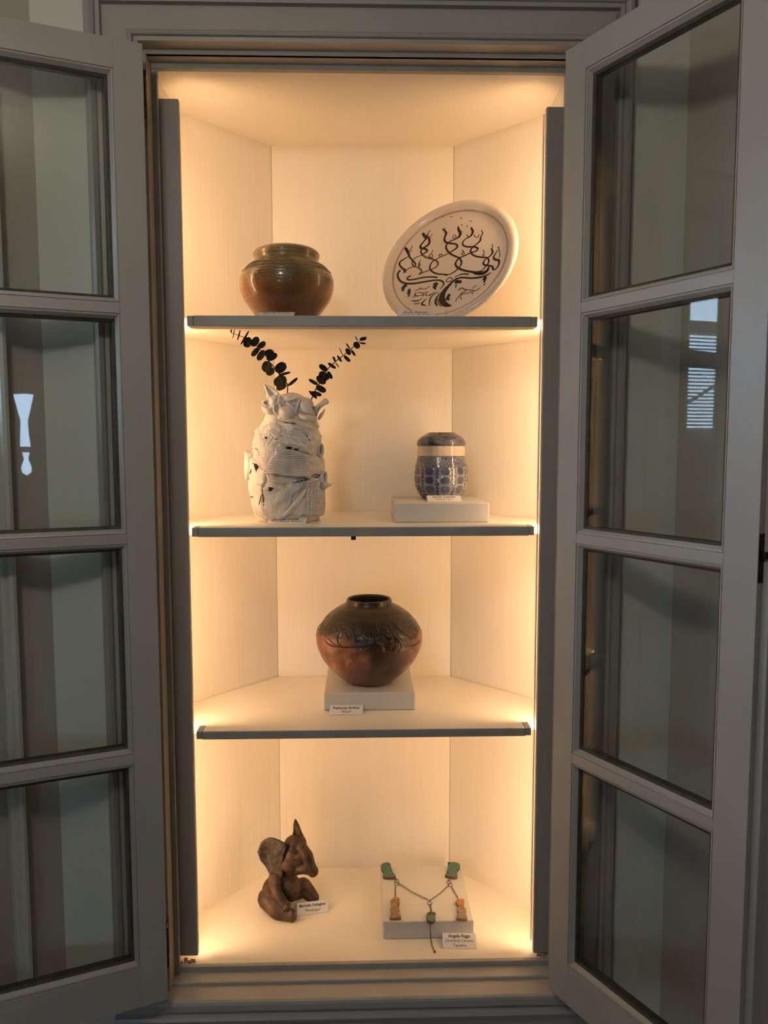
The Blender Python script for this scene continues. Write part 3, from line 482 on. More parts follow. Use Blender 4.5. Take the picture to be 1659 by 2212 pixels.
L.new(base, P.inputs['Base Color']); P.inputs['Roughness'].default_value = .22; P.inputs['Coat Weight'].default_value = .4
wv = N.new('ShaderNodeTexWave'); wv.bands_direction = 'Z'; wv.inputs['Scale'].default_value = 55; wv.inputs['Distortion'].default_value = .6; L.new(v, wv.inputs[0])
msk = math_n(N, L, 'MULTIPLY', mrange(N, L, z, .075, .095), wv.outputs['Fac'])
b1 = bump_n(N, L, P, msk, .5, .002); bump_n(N, L, P, noise_n(N, L, v, 300, 2), .25, .0012, b1)
jx, jp = DATA['jar']
pr = [(.054, Z1), (.058, Z1 + .004)] + [tuple(q) for q in jp[::-1]]
pr = smoothprof(pr, 4) + [(.046, 1.3875), (.047, 1.378), (.055, 1.366), (.075, 1.345), (.084, 1.32), (.06, 1.262), (.0, 1.255)]
J = thing('stoneware_jar', 'round brown glazed stoneware jar with a short rim on the top shelf', 'jar', (jx, .215, Z1))
b = B(); lathe(b, pr, jx, .215, 96, cap1=False); finish('body', b, M, J, True)
b = B()
for k in range(150):
    a = 2 * math.pi * k / 150
    for zq, rq, ln in ((1.3545, .0742, .0055), (1.3475, .0808, .006)):
        p0 = Vector((jx + rq * math.cos(a), .215 + rq * math.sin(a), zq)); p1 = Vector((jx + (rq + .0062) * math.cos(a + .03), .215 + (rq + .0062) * math.sin(a + .03), zq - ln))
        tube(b, [p0, p1], .0005, 4)
o = finish('combed_marks', b, M, J, True); o['kind'] = 'stuff'

# ------------------------------------------------------------------ plate on an acrylic stand
pc, pn, PR = DATA['plate']; PR *= .965
pc = Vector(pc) + Vector((-.008, .002, -.003)); pn = Vector(pn); PU = Vector((0, 0, 1)).cross(pn).normalized(); PV = pn.cross(PU)
PM = Matrix((PU, PV, pn)).transposed().to_4x4()
PLT = mat('cream_plate_glaze', (.70, .62, .53), .22, var=.06, vscale=14, coat=.3, bump=.1, bscale=60)
pl = thing('decorated_plate', 'large cream plate painted with a dark branching tree, leaning on the top shelf', 'plate', pc)
pl.matrix_world = Matrix.Translation(pc) @ PM
R = PR
prf = [(0, -.0118), (R*.60, -.0116), (R*.74, -.0108), (R*.82, -.0085), (R*.855, -.0055), (R*.875, -.002), (R*.90, .0005), (R*.94, .0016), (R*.975, .0008), (R*.993, -.0016), (R, -.005), (R*.99, -.0085), (R*.95, -.0095), (R*.88, -.0125), (R*.78, -.018), (R*.6, -.0205), (R*.58, -.024), (R*.55, -.024), (R*.54, -.0195), (0, -.0195)]
prf = [(max(r, .0004), z_) for r, z_ in prf]
b = B(); lathe(b, prf, 0, 0, 128); finish('dish', b, PLT, pl, True, local=True)
def wellz(r):
    rr = r / R; pts = [(0, -.0118), (.60, -.0116), (.74, -.0108), (.82, -.0085), (.855, -.0055), (.9, 0)]
    for (a, za), (c, zc_) in zip(pts, pts[1:]):
        if a <= rr <= c: return za + (zc_ - za) * (rr - a) / (c - a)
    return 0
PCOL = {'m': mat('iron_brush_black', (.030, .006, .005), .3), 'b': mat('iron_brush_brown', (.13, .045, .012), .3), 'g': mat('dark_green_brush', (.006, .016, .012), .3), 'r': mat('red_brush', (.22, .035, .015), .3)}
def ribbon(bm, pts):
    pts = smoothprof(pts, 5) if len(pts) > 2 else pts
    rows = []
    for i, (x, y, w) in enumerate(pts):
        a = pts[max(i-1, 0)]; c = pts[min(i+1, len(pts)-1)]; d = Vector((c[0]-a[0], c[1]-a[1]))
        if d.length < 1e-6: d = Vector((1, 0))
        d.normalize(); n_ = Vector((-d.y, d.x)); w = max(w * 1.5, .006)
        row = []
        for s in (-1, -.5, .5, 1):
            q = Vector((x, y)) + n_ * w * s
            if q.length > .84: q *= .84 / q.length
            row.append(bm.verts.new((q.x*R, q.y*R, wellz(q.length*R) + (.00045 if abs(s) < .9 else .00012))))
        rows.append(row)
    for A, C in zip(rows, rows[1:]):
        for k in range(3): bm.faces.new((A[k], A[k+1], C[k+1], C[k]))
for col, nm in (('m', 'painted_branches'), ('b', 'painted_twigs'), ('g', 'painted_leaves'), ('r', 'painted_animals')):
    b = B()
    for c, pts in DATA['strokes']:
        if c == col: ribbon(b, [tuple(q) for q in pts])
    for c, x, y, r_ in DATA['dots']:
        if c == col:
            vs = [b.verts.new(((x + r_ * (1 + .25 * math.sin(k * 2.3 + x * 40)) * math.cos(k * .5236))*R, (y + r_ * math.sin(k * .5236))*R, wellz(math.hypot(x, y)*R) + .0005)) for k in range(12)]
            b.faces.new(vs)
    o_ = finish(nm, b, PCOL[col], pl, True, local=True); o_['kind'] = 'stuff'
for rr, w in ((.845, .0035), (.832, .0018)):
    b = B(); n = 128; A = []; C = []
    for k in range(n):
        a = 2 * math.pi * k / n
        for lst, q in ((A, rr - w), (C, rr + w)): lst.append(b.verts.new((q*R*math.cos(a), q*R*math.sin(a), wellz(q*R) + .0005)))
    for k in range(n): b.faces.new((A[k], C[k], C[(k+1) % n], A[(k+1) % n]))
    finish('red_ring', b, mat('red_line', (.36, .075, .035), .3), pl, True, local=True)
st = thing('plate_stand', 'small clear acrylic easel holding up the painted plate', 'plate stand', (pc.x, pc.y, Z1))
hx = Vector((PU.x, PU.y, 0)).normalized(); fx = Vector((pn.x, pn.y, 0)).normalized()
foot = pc - PV * R
def easel(s):
    b = B(); o = Vector((foot.x, foot.y, 0)) + hx * s * .042
    def pt(f, z_): q = o + fx * f; return (q.x, q.y, Z1 + z_)
    tube(b, [pt(.030, .018), pt(.030, .002), pt(-.05, .002)], .0022, 6)
    tube(b, [pt(-.05, .002), pt(-.085, .10)], .0022, 6)
    finish('leg', b, ACRYL, st)
easel(-1); easel(1)
b = B(); q0 = Vector((foot.x, foot.y, Z1 + .002)) - fx * .05; tube(b, [q0 - hx * .042, q0 + hx * .042], .0022, 6); finish('crossbar', b, ACRYL, st)

# ------------------------------------------------------------------ white sculptural vase
CLAY = mat('white_clay', (.70, .675, .64), .62, bump=1.0, bscale=85, var=.25, vscale=38)
CLAYS = mat('smooth_white_clay', (.70, .68, .655), .4, bump=.3, bscale=55, var=.2, vscale=22)
DARK = mat('painted_dark_hollow', (.012, .010, .009), .9)  # near-black, paints the shade of the vase's pits and crevices
VD = [(zq, (l + r_) / 2, (r_ - l) / 2) for _, l, r_, zq in DATA['vase'][:-1]]
VZ0, VZ1 = Z2, VD[-1][0]
VY = .247
def vase_c(zq):
    for (za, ca, ra), (zb_, cb, rb) in zip(VD, VD[1:]):
        if za <= zq <= zb_:
            t = (zq - za) / (zb_ - za); return ca + (cb - ca) * t, ra + (rb - ra) * t
    return (VD[0][1], VD[0][2]) if zq < VD[0][0] else (VD[-1][1], VD[-1][2])
def vase_pt(phi, zq, off=0.):
    c, r_ = vase_c(zq); ry = min(r_, .072)
    r2 = .0022 * noise.noise(Vector((math.sin(phi) * 2.2, math.cos(phi) * 2.2, zq * 26))) * 1.6
    return Vector((c + (r_ - .003 + off + r2) * math.sin(phi), VY - (ry - .003 + off + r2) * math.cos(phi), zq))
vs = thing('sculptural_vase', 'tall white hand-built clay vase layered with textured slabs on the middle shelf', 'vase', (-.152, VY, Z2))
b = B(); rows = []; n = 72; mz = 60
for j in range(mz + 1):
    zq = VZ0 + (VZ1 - VZ0) * j / mz
    rows.append([b.verts.new(vase_pt(2*math.pi*k/n, zq)) for k in range(n)])
for j in range(6):
    zq = VZ1 - .012 * j; c, r_ = vase_c(zq)
    rows.append([b.verts.new((c + (r_ - .008) * math.sin(2*math.pi*k/n), VY - (min(r_, .072) - .008) * math.cos(2*math.pi*k/n), zq)) for k in range(n)])
for A, C in zip(rows, rows[1:]):
    for k in range(n): b.faces.new((A[k], A[(k+1) % n], C[(k+1) % n], C[k]))
b.faces.new(rows[0][::-1]); b.faces.new(rows[-1])
finish('body', b, CLAY, vs, True)
def zpx(u, v_):
    """slab corners, measured over the front of the vase (mm-like grid): returns phi, z"""
    zq = 1.2499 - v_ * .0002004
    c, r_ = vase_c(zq); x = -.2864 + u * .0002012
    return math.asin(max(-.985, min(.985, (x - c) / r_))), zq
def slab(name, quad, th, relief=None, amp=.001, nu=44, nv=44, m_=None, seed=0, off0=.0015, wob=.085):
    Q = [zpx(*q) for q in quad]   # TL TR BR BL
    b = B(); top = []; bot = []
    for j in range(nv + 1):
        t = j / nv; ra, rb = [], []
        for i in range(nu + 1):
            s = i / nu
            w1 = wob * noise.noise(Vector((s * 5 + seed, t * .7, seed))); w2 = wob * noise.noise(Vector((s * .7, t * 5 + seed, seed + 3)))
            es = s + w2 * (1 if .0 < s < 1 else 1); et = t + w1
            phi = (Q[0][0]*(1-es) + Q[1][0]*es)*(1-et) + (Q[3][0]*(1-es) + Q[2][0]*es)*et
            zq = (Q[0][1]*(1-es) + Q[1][1]*es)*(1-et) + (Q[3][1]*(1-es) + Q[2][1]*es)*et
            e = min(s, 1-s, t, 1-t); h = 1.35 * th * (1 if e > .03 else .6)
            if relief and e > .02: h += 1.6 * amp * relief(s, t)
            h += .0034 * noise.noise(Vector((s * 3 + seed, t * 3, seed * 1.7)))
            ra.append(b.verts.new(vase_pt(phi, zq, off0 + h))); rb.append(b.verts.new(vase_pt(phi, zq, -.002)))
        top.append(ra); bot.append(rb)
    for j in range(nv):
        for i in range(nu):
            b.faces.new((top[j][i], top[j][i+1], top[j+1][i+1], top[j+1][i]))
    for j in range(nv):
        for k in (0, nu): b.faces.new((top[j][k], top[j+1][k], bot[j+1][k], bot[j][k]))
    for i in range(nu):
        for k in (0, nv): b.faces.new((top[k][i], top[k][i+1], bot[k][i+1], bot[k][i]))
    return finish(name, b, m_ or CLAY, vs, True)
sq = lambda x: 1 if math.sin(x) > -.25 else -1
grid = lambda a, c: (lambda s, t: min(sq(s * a), sq(t * c)) * -1)
lines = lambda a, k=0.: (lambda s, t: math.sin((t + k * s) * a))
weave = lambda a, c: (lambda s, t: math.sin(s * a) * math.sin(t * c))
lump = lambda a: (lambda s, t: 2.4 * noise.noise(Vector((s * a, t * a, a))) + 1.2 * noise.noise(Vector((s * a * 3, t * a * 3, a))))
crack = lambda a: (lambda s, t: -2 * max(0, .25 - abs(noise.noise(Vector((s * a * 1.6, t * a * .8, 2.2)))) * 2))
slab('clay_slab', [(590, 720), (890, 745), (965, 1085), (590, 965)], .004, lump(2.5), .0012, m_=CLAYS, seed=1)
slab('clay_slab', [(500, 950), (955, 1060), (970, 1330), (560, 1215)], .005, lump(6), .0011, seed=2, nu=60, nv=60)
slab('clay_slab', [(375, 1040), (560, 985), (600, 1240), (335, 1200)], .0035, weave(46, 30), .0011, seed=3)
slab('clay_slab', [(345, 1195), (630, 1225), (560, 1500), (420, 1440)], .0055, weave(44, 60), .0005, seed=4, nu=60, nv=60)
slab('clay_slab', [(600, 1215), (905, 1320), (890, 1545), (470, 1475)], .0075, lines(70, .35), .0005, seed=5, nu=50, nv=90)
slab('clay_slab', [(880, 1290), (1012, 1335), (1024, 1510), (860, 1530)], .0045, crack(7), .0016, seed=6)
slab('clay_slab', [(850, 1560), (1018, 1510), (1000, 1935), (835, 1905)], .006, grid(52, 110), .0010, seed=7, nu=60, nv=110, wob=.02)
slab('clay_slab', [(450, 1630), (800, 1610), (640, 1945), (460, 1950)], .0055, weave(70, 80), .0005, seed=8, nu=70, nv=70)
slab('clay_slab', [(285, 1545), (450, 1620), (462, 1950), (345, 1880)], .0035, crack(4), .0012, seed=9)
slab('clay_slab', [(290, 1280), (470, 1440), (440, 1620), (285, 1560)], .003, crack(5), .0014, seed=10)
slab('clay_slab', [(700, 1560), (860, 1550), (840, 1900), (700, 1900)], .003, lump(4), .0006, m_=CLAYS, seed=11)
b = B(); tube(b, [vase_pt(*zpx(835, 1650), .008), vase_pt(*zpx(770, 1750), .010), vase_pt(*zpx(690, 1850), .009), vase_pt(*zpx(610, 1925), .006)], [.0045, .005, .0045, .003], 10); finish('rolled_coil', b, CLAYS, vs, True)
b = B(); tube(b, [vase_pt(*zpx(460, 1460), .006), vase_pt(*zpx(520, 1545), .008), vase_pt(*zpx(640, 1575), .008), vase_pt(*zpx(860, 1555), .005)], [.002, .0032, .0026, .0015], 8); finish('clay_ridge', b, CLAY, vs, True)
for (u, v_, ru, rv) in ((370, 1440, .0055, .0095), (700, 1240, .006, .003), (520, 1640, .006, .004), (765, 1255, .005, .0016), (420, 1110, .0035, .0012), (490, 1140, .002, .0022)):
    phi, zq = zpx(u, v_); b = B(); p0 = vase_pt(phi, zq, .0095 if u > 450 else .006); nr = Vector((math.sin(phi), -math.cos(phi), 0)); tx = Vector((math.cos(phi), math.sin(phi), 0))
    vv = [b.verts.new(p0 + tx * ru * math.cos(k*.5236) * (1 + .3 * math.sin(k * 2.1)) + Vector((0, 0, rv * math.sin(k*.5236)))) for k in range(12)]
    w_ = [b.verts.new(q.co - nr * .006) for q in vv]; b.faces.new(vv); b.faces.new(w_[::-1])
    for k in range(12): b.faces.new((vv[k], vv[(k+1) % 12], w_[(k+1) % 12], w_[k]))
    finish('painted_hollow', b, DARK, vs)  # dark plugs put the shade of pits onto the clay surface
for pts in ([(445, 1615), (452, 1700), (458, 1800), (461, 1935)], [(462, 1458), (500, 1520), (565, 1548)], [(345, 1385), (375, 1400), (405, 1412)], [(310, 1500), (330, 1470), (335, 1440)], [(350, 1230), (400, 1260), (420, 1340)], [(440, 1690), (425, 1750), (405, 1800)], [(640, 985), (700, 1005), (760, 1000)], [(560, 1150), (640, 1170), (700, 1215)], [(840, 1100), (870, 1150), (890, 1180)], [(900, 1520), (940, 1500), (985, 1530)], [(720, 1575), (800, 1560), (870, 1550)], [(345, 1720), (320, 1725), (312, 1722)]):
    b = B(); c3 = [vase_pt(*zpx(*q), .0078) for q in smoothprof(pts, 5)]; n_ = len(c3)
    tube(b, c3, [.0002 + .0008 * math.sin(math.pi * k / (n_ - 1)) * (1 + .5 * math.sin(k * 2.7)) for k in range(n_)], 5); finish('crack', b, DARK, vs, True)  # dark tubes paint the shade of crevices onto the clay
def shard(name, pts, y0, bulge, th=.0032, tilt=0., m_=None):
    """bent clay leaf: outline in slab units, own depth, pillow bulge"""
    P3 = [Vector((-.2864 + u * .0002012, y0 + tilt * (u - pts[0][0]) * .0002, 1.2499 - v_ * .0002004)) for u, v_ in pts]
    P3 = [Vector(q) for q in smoothprof([tuple(q) for q in P3 + P3[:1]], 3)][:-1]
    c = sum(P3, Vector()) / len(P3); b = B(); rings = []
    for f in (1, .8, .55, .28):
        rings.append([b.verts.new(c + (q - c) * f + Vector((0, bulge * (1 - f * f) + .0015 * noise.noise(q * 60), 0))) for q in P3])
    cv = b.verts.new(c + Vector((0, bulge, 0))); n = len(P3)
    for A, C in zip(rings, rings[1:]):
        for k in range(n): b.faces.new((A[k], A[(k+1) % n], C[(k+1) % n], C[k]))
    for k in range(n): b.faces.new((rings[-1][k], rings[-1][(k+1) % n], cv))
    bmesh.ops.recalc_face_normals(b, faces=b.faces); bmesh.ops.solidify(b, geom=list(b.faces), thickness=th)
    return finish(name, b, m_ or CLAYS, vs, True)
yf = VY - .05
shard('clay_cap', [(585, 745), (640, 708), (720, 694), (800, 714), (862, 760), (905, 820), (945, 905), (900, 960), (760, 965), (640, 930), (575, 830)], VY - .036, -.022, .004)
shard('clay_petal', [(438, 610), (520, 640), (592, 700), (585, 735), (530, 750), (490, 745), (465, 690)], VY - .035, .008)
shard('clay_petal', [(500, 740), (590, 720), (580, 780), (598, 800), (560, 840), (520, 845), (500, 800)], VY - .05, -.006)
shard('clay_petal', [(425, 790), (470, 760), (510, 790), (500, 830), (460, 835)], VY - .045, .010)
shard('clay_petal', [(420, 830), (500, 840), (560, 860), (540, 905), (490, 915), (435, 880)], VY - .045, -.008)
shard('clay_petal', [(540, 820), (600, 790), (640, 860), (590, 920), (545, 890)], yf - .004, .006)
shard('clay_petal', [(455, 720), (500, 700), (505, 750), (465, 755)], VY - .02, .004)
shard('clay_petal', [(640, 790), (720, 760), (800, 745), (810, 800), (780, 870), (770, 925), (735, 860), (690, 810)], yf - .010, .012)
shard('clay_petal', [(820, 790), (880, 790), (925, 865), (900, 912), (830, 880), (812, 830)], yf - .012, -.003)
shard('clay_petal', [(600, 850), (700, 830), (760, 900), (740, 960), (660, 970), (600, 920)], yf - .006, -.010)
shard('clay_petal', [(780, 900), (900, 915), (965, 945), (950, 990), (860, 980), (790, 950)], yf - .008, -.010)
shard('clay_petal', [(935, 830), (990, 790), (1040, 748), (1075, 770), (1078, 800), (1030, 825), (985, 870), (960, 930), (930, 890)], VY - .03, -.012)
shard('clay_petal', [(985, 905), (1010, 880), (1035, 850), (1040, 870), (1020, 920), (985, 960), (965, 950)], VY - .02, -.006)
shard('clay_petal', [(590, 705), (700, 695), (800, 715), (850, 740), (900, 800), (820, 770), (700, 730), (600, 740)], VY - .012, .004)
shard('clay_flange', [(245, 1258), (300, 1275), (330, 1310), (335, 1420), (300, 1540), (240, 1556), (233, 1400)], VY - .03, -.008, .005, m_=CLAY)
shard('clay_point', [(1005, 1570), (1060, 1585), (1108, 1607), (1060, 1640), (1010, 1680), (985, 1620)], VY - .03, -.008, .005, m_=CLAY)
for (u, v_, ru, rv) in ((1000, 1262, .0062, .0115), (1035, 1535, .0055, .011)):
    b = B(); c = Vector((-.2864 + u * .0002012 - .002, VY - .034, 1.2499 - v_ * .0002004)); ax = Vector((.75, -.66, 0)); tx = Vector((.66, .75, 0)); n = 16; rows = []
    for f, d in ((1.25, -.012), (1.25, .004), (1.0, .0045), (.85, -.010)):
        rows.append([b.verts.new(c + ax * d + tx * ru * f * math.cos(2*math.pi*k/n) + Vector((0, 0, rv * f * math.sin(2*math.pi*k/n)))) for k in range(n)])
    for A, C in zip(rows, rows[1:]):
        for k in range(n): b.faces.new((A[k], A[(k+1) % n], C[(k+1) % n], C[k]))
    tb = finish('clay_tube', b, CLAY, vs, True)
    b = B(); b.faces.new([b.verts.new(c - ax * .0085 + tx * ru * .9 * math.cos(2*math.pi*k/n) + Vector((0, 0, rv * .9 * math.sin(2*math.pi*k/n)))) for k in range(n)]); finish('painted_hollow', b, DARK, tb)  # black disc stands for the shade deep in the tube

# ------------------------------------------------------------------ eucalyptus sprigs in the vase
LEAF = mat('dried_leaf', (.028, .030, .020), .6, var=.5, vscale=120, bump=.3, bscale=200)
LEAF2 = mat('dried_leaf_olive', (.085, .075, .045), .6, var=.45, vscale=120, bump=.3, bscale=200)
STEM = mat('dried_stem', (.035, .016, .012), .7)
def sprig(data, label, olive):
    stem, leaves = data
    e = thing('eucalyptus_sprig', label, 'dried sprig', stem[-2], 'dried eucalyptus sprigs in the white vase')
    b = B(); n = len(stem); tube(b, smoothprof([tuple(q) for q in stem], 3), [.0006 + .0008 * i / (3*(n-1)) for i in range(3*(n-1) + 1)], 6); finish('stem', b, STEM, e, True)
    rs = random.Random(3)
    for i, (x, y, zq, a, w, ang) in enumerate(leaves):
        A = math.radians(ang); ax = Vector((math.cos(A), rs.uniform(-.25, .25), math.sin(A))).normalized(); fc = Vector((rs.uniform(-.15, .15), -1, rs.uniform(-.15, .15))); si = ax.cross(fc).normalized(); fn = si.cross(ax)
        b = B(); n_ = 10; L0 = []; Rr = []; Cc = []
        c = Vector((x, y + rs.uniform(-.004, .004), zq))
        for k in range(n_ + 1):
            t = -1 + 2 * k / n_; hw = w * math.sqrt(max(0, 1 - abs(t) ** 2.3)) + .0002; sg = ax * a * t + fn * a * .10 * t * t
            Cc.append(b.verts.new(c + sg)); L0.append(b.verts.new(c + sg + si * hw + fn * w * .15)); Rr.append(b.verts.new(c + sg - si * hw + fn * w * .15))
        for k in range(n_):
            b.faces.new((L0[k], L0[k+1], Cc[k+1], Cc[k])); b.faces.new((Cc[k], Cc[k+1], Rr[k+1], Rr[k]))
        bmesh.ops.solidify(b, geom=list(b.faces), thickness=.0004)
        finish('leaf', b, LEAF2 if i in olive else LEAF, e, True)
sprig(DATA['spL'], 'dried eucalyptus sprig with round olive leaves leaning left out of the white vase', (4, 7, 8, 11, 12, 6, 15, 17))
sprig(DATA['spR'], 'dried eucalyptus sprig with dark narrow leaves leaning right out of the white vase', ())

# ------------------------------------------------------------------ display risers
def riser(x0, x1, y0, y1, z0, z1, label):
    b = B(); box(b, x0, x1, y0, y1, z0, z1, .0022); o = finish('display_riser', b, RISER); return tag(o, label, 'display block', 'white display blocks under the ceramics')
riser(.0615, .249, .187, .385, Z2, .8922, 'low white display block under the blue lidded urn')
riser(-.0838, .1045, .2155, .408, Z3, .4985, 'low white display block under the dark round pot')
riser(.0363, .2251, .1776, .389, Z4, .0254, 'low white display block under the ceramic necklace')

# ------------------------------------------------------------------ blue lidded urn
ux, up_ = DATA['urn']; UY = .316; UZ = .8924
def urnmat():
    M, N, L, P = nodes('blue_pebble_glaze'); v, sp = coords(N, L)
    at_ = math_n(N, L, 'ARCTAN2', sp.outputs[1], sp.outputs[0]); z_ = sp.outputs[2]
    wob = math_n(N, L, 'MULTIPLY', math_n(N, L, 'SUBTRACT', noise_n(N, L, v, 55, 2), .5), .16)
    u = math_n(N, L, 'FRACT', math_n(N, L, 'ADD', math_n(N, L, 'MULTIPLY', at_, 10 / (2 * math.pi)), wob))
    zw = math_n(N, L, 'ADD', z_, math_n(N, L, 'MULTIPLY', wob, .012))
    def cell(fu, per, hw, ph):
        fz = math_n(N, L, 'SUBTRACT', math_n(N, L, 'FRACT', math_n(N, L, 'ADD', math_n(N, L, 'DIVIDE', zw, per), ph)), .5)
        a_ = math_n(N, L, 'POWER', math_n(N, L, 'ABSOLUTE', fu), 2.6); c_ = math_n(N, L, 'POWER', math_n(N, L, 'ABSOLUTE', fz), 2.6)
        return mrange(N, L, math_n(N, L, 'ADD', a_, c_), hw ** 2.6, (hw * .72) ** 2.6)
    small = cell(math_n(N, L, 'SUBTRACT', math_n(N, L, 'DIVIDE', u, .26), .5), .0074, .47, .1)
    big_ = cell(math_n(N, L, 'SUBTRACT', math_n(N, L, 'DIVIDE', math_n(N, L, 'SUBTRACT', u, .26), .74), .5), .0190, .47, .35)
    is_s = math_n(N, L, 'LESS_THAN', u, .26)
    c0 = mixc(N, L, is_s, big_, small)
    vo = N.new('ShaderNodeTexVoronoi'); vo.inputs['Scale'].default_value = 170; vo.feature = 'DISTANCE_TO_EDGE'; L.new(v, vo.inputs['Vector'])
    top = mrange(N, L, vo.outputs['Distance'], .03, .14); tm = mrange(N, L, z_, .066, .068)
    cell_ = mixc(N, L, tm, c0, top)
    blue = ramp(N, L, noise_n(N, L, v, 24, 4, .6), [(.36, (.020, .030, .085)), (.55, (.065, .085, .150)), (.70, (.15, .165, .19))]).outputs[0]
    gr_ = ramp(N, L, noise_n(N, L, v, 18, 3), [(.35, (.15, .17, .235)), (.65, (.30, .315, .34))]).outputs[0]
    col = mixc(N, L, cell_, gr_, blue); L.new(col, P.inputs['Base Color'])
    P.inputs['Roughness'].default_value = .15; P.inputs['Coat Weight'].default_value = .5; P.inputs['Coat Roughness'].default_value = .07
    bump_n(N, L, P, cell_, .5, .0016); return M
UM = urnmat()
UL = mat('dark_blue_lid_glaze', (.12, .13, .19), .16, bump=.5, bscale=420, col2=(.014, .012, .03), vscale=95, coat=.5, detail=6)
UC = mat('cream_glaze', (.60, .52, .40), .18, var=.12, vscale=40, coat=.5, bump=.15, bscale=80)
un = thing('lidded_urn', 'small glossy blue pebble-patterned urn with dark lid and cream band', 'urn', (ux, UY, UZ))
body = smoothprof([(.040, UZ), (.0414, UZ + .003)] + [tuple(q) for q in up_[7:][::-1]], 4)
# raised pebbles pressed into the wall: gentle relief
def peb(a, zq, r_): return .0007 * math.sin(a * 26) * math.sin(zq * 620) if zq > UZ + .006 and zq < .98 else 0
b = B(); lathe(b, body, ux, UY, 160, fn=peb); finish('body', b, UM, un, True)
b = B(); lathe(b, smoothprof([(.0492, .9835), (.0508, .9845), (.0506, .995), (.0499, 1.0045), (.0488, 1.0055)], 3), ux, UY, 96, fn=lambda a, z_, r_: .0003 * math.sin(a * 24)); finish('cream_band', b, UC, un, True)
b = B(); lathe(b, smoothprof([(.0485, 1.0045), (.0515, 1.005), (.0524, 1.008), (.0515, 1.014), (.0455, 1.0225), (.0345, 1.0292), (.029, 1.0325), (.027, 1.0332), (.024, 1.0318), (.001, 1.031)], 4), ux, UY, 96); finish('lid', b, UL, un, True)

# ------------------------------------------------------------------ dark burnished pot
M, N, L, P = nodes('smoke_fired_clay'); v, sp = coords(N, L); z = sp.outputs[2]; x = sp.outputs[0]
n1 = math_n(N, L, 'SUBTRACT', noise_n(N, L, v, 14, 5, .8), .5)
copper = ramp(N, L, noise_n(N, L, v, 30, 6, .5), [(.3, (.12, .045, .03)), (.46, (.27, .095, .055)), (.6, (.46, .20, .10)), (.75, (.20, .095, .08))]).outputs[0]
smoke = ramp(N, L, noise_n(N, L, v, 22, 5, 1.0), [(.35, (.006, .004, .003)), (.56, (.018, .010, .006)), (.76, (.08, .036, .016))]).outputs[0]
zf_ = math_n(N, L, 'ADD', z, math_n(N, L, 'MULTIPLY', n1, .05))
xf_ = math_n(N, L, 'ADD', x, math_n(N, L, 'MULTIPLY', n1, .12))
f1 = mrange(N, L, zf_, .118, .100)                        # copper below the shoulder
gx = ramp(N, L, mrange(N, L, xf_, -.1, .115), [(0, (1, 1, 1)), (.36, (.85, .85, .85)), (.52, (.12, .12, .12)), (.80, (.05, .05, .05)), (.93, (.75, .75, .75)), (1, (.9, .9, .9))]).outputs[0]
col = mixc(N, L, math_n(N, L, 'MULTIPLY', f1, gx), smoke, copper)
low = mrange(N, L, zf_, .035, .012)
col = mixc(N, L, math_n(N, L, 'MULTIPLY', low, .7), col, (.17, .06, .03))
viol = math_n(N, L, 'MULTIPLY', mrange(N, L, zf_, .07, .045), mrange(N, L, math_n(N, L, 'ABSOLUTE', math_n(N, L, 'ADD', xf_, .03)), .045, .01))
col = mixc(N, L, math_n(N, L, 'MULTIPLY', viol, .65), col, (.11, .045, .05))
L.new(col, P.inputs['Base Color']); P.inputs['Roughness'].default_value = .36; P.inputs['Coat Weight'].default_value = .12
msk = math_n(N, L, 'MULTIPLY', mrange(N, L, z, .08, .105), mrange(N, L, z, .155, .135))
b1 = bump_n(N, L, P, math_n(N, L, 'MULTIPLY', noise_n(N, L, v, 36, 3, 1.6), msk), .8, .008); bump_n(N, L, P, noise_n(N, L, v, 160, 3), .15, .001, b1)
px_, pp = DATA['pot']; PX, PY, PZb = .0105, .297, .4988
pr = smoothprof([(.036, PZb), (.041, PZb + .0015), (.054, PZb + .0055)] + [tuple(q) for q in pp[:-2][::-1]], 4)
def wr(a, zq, r_):
    k = max(0, 1 - abs(zq - .618) / .028)
    return k * .0028 * (noise.noise(Vector((math.cos(a) * 4, math.sin(a) * 4, zq * 70))) + .4 * noise.noise(Vector((math.cos(a) * 11, math.sin(a) * 11, zq * 160))))
pt = thing('smoke_fired_pot', 'round dark copper-brown smoke-fired pot with wrinkled shoulder and small open mouth', 'pot', (PX, PY, PZb))
b = B(); lathe(b, pr + [(.0466, .6795), (.0446, .6795), (.0435, .676)], PX, PY, 128, fn=wr, cap1=False); finish('body', b, M, pt, True)
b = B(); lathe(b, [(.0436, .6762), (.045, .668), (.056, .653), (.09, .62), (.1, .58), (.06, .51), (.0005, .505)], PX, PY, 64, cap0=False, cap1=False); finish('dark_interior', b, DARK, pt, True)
def potr(zq):
    for (r0, z0), (r1, z1) in zip(pr, pr[1:]):
        if z0 <= zq <= z1: return r0 + (r1 - r0) * (zq - z0) / (z1 - z0)
    return pr[-1][0]
BLK = mat('pot_relief', (.03, .015, .010), .3, var=.5, vscale=60)
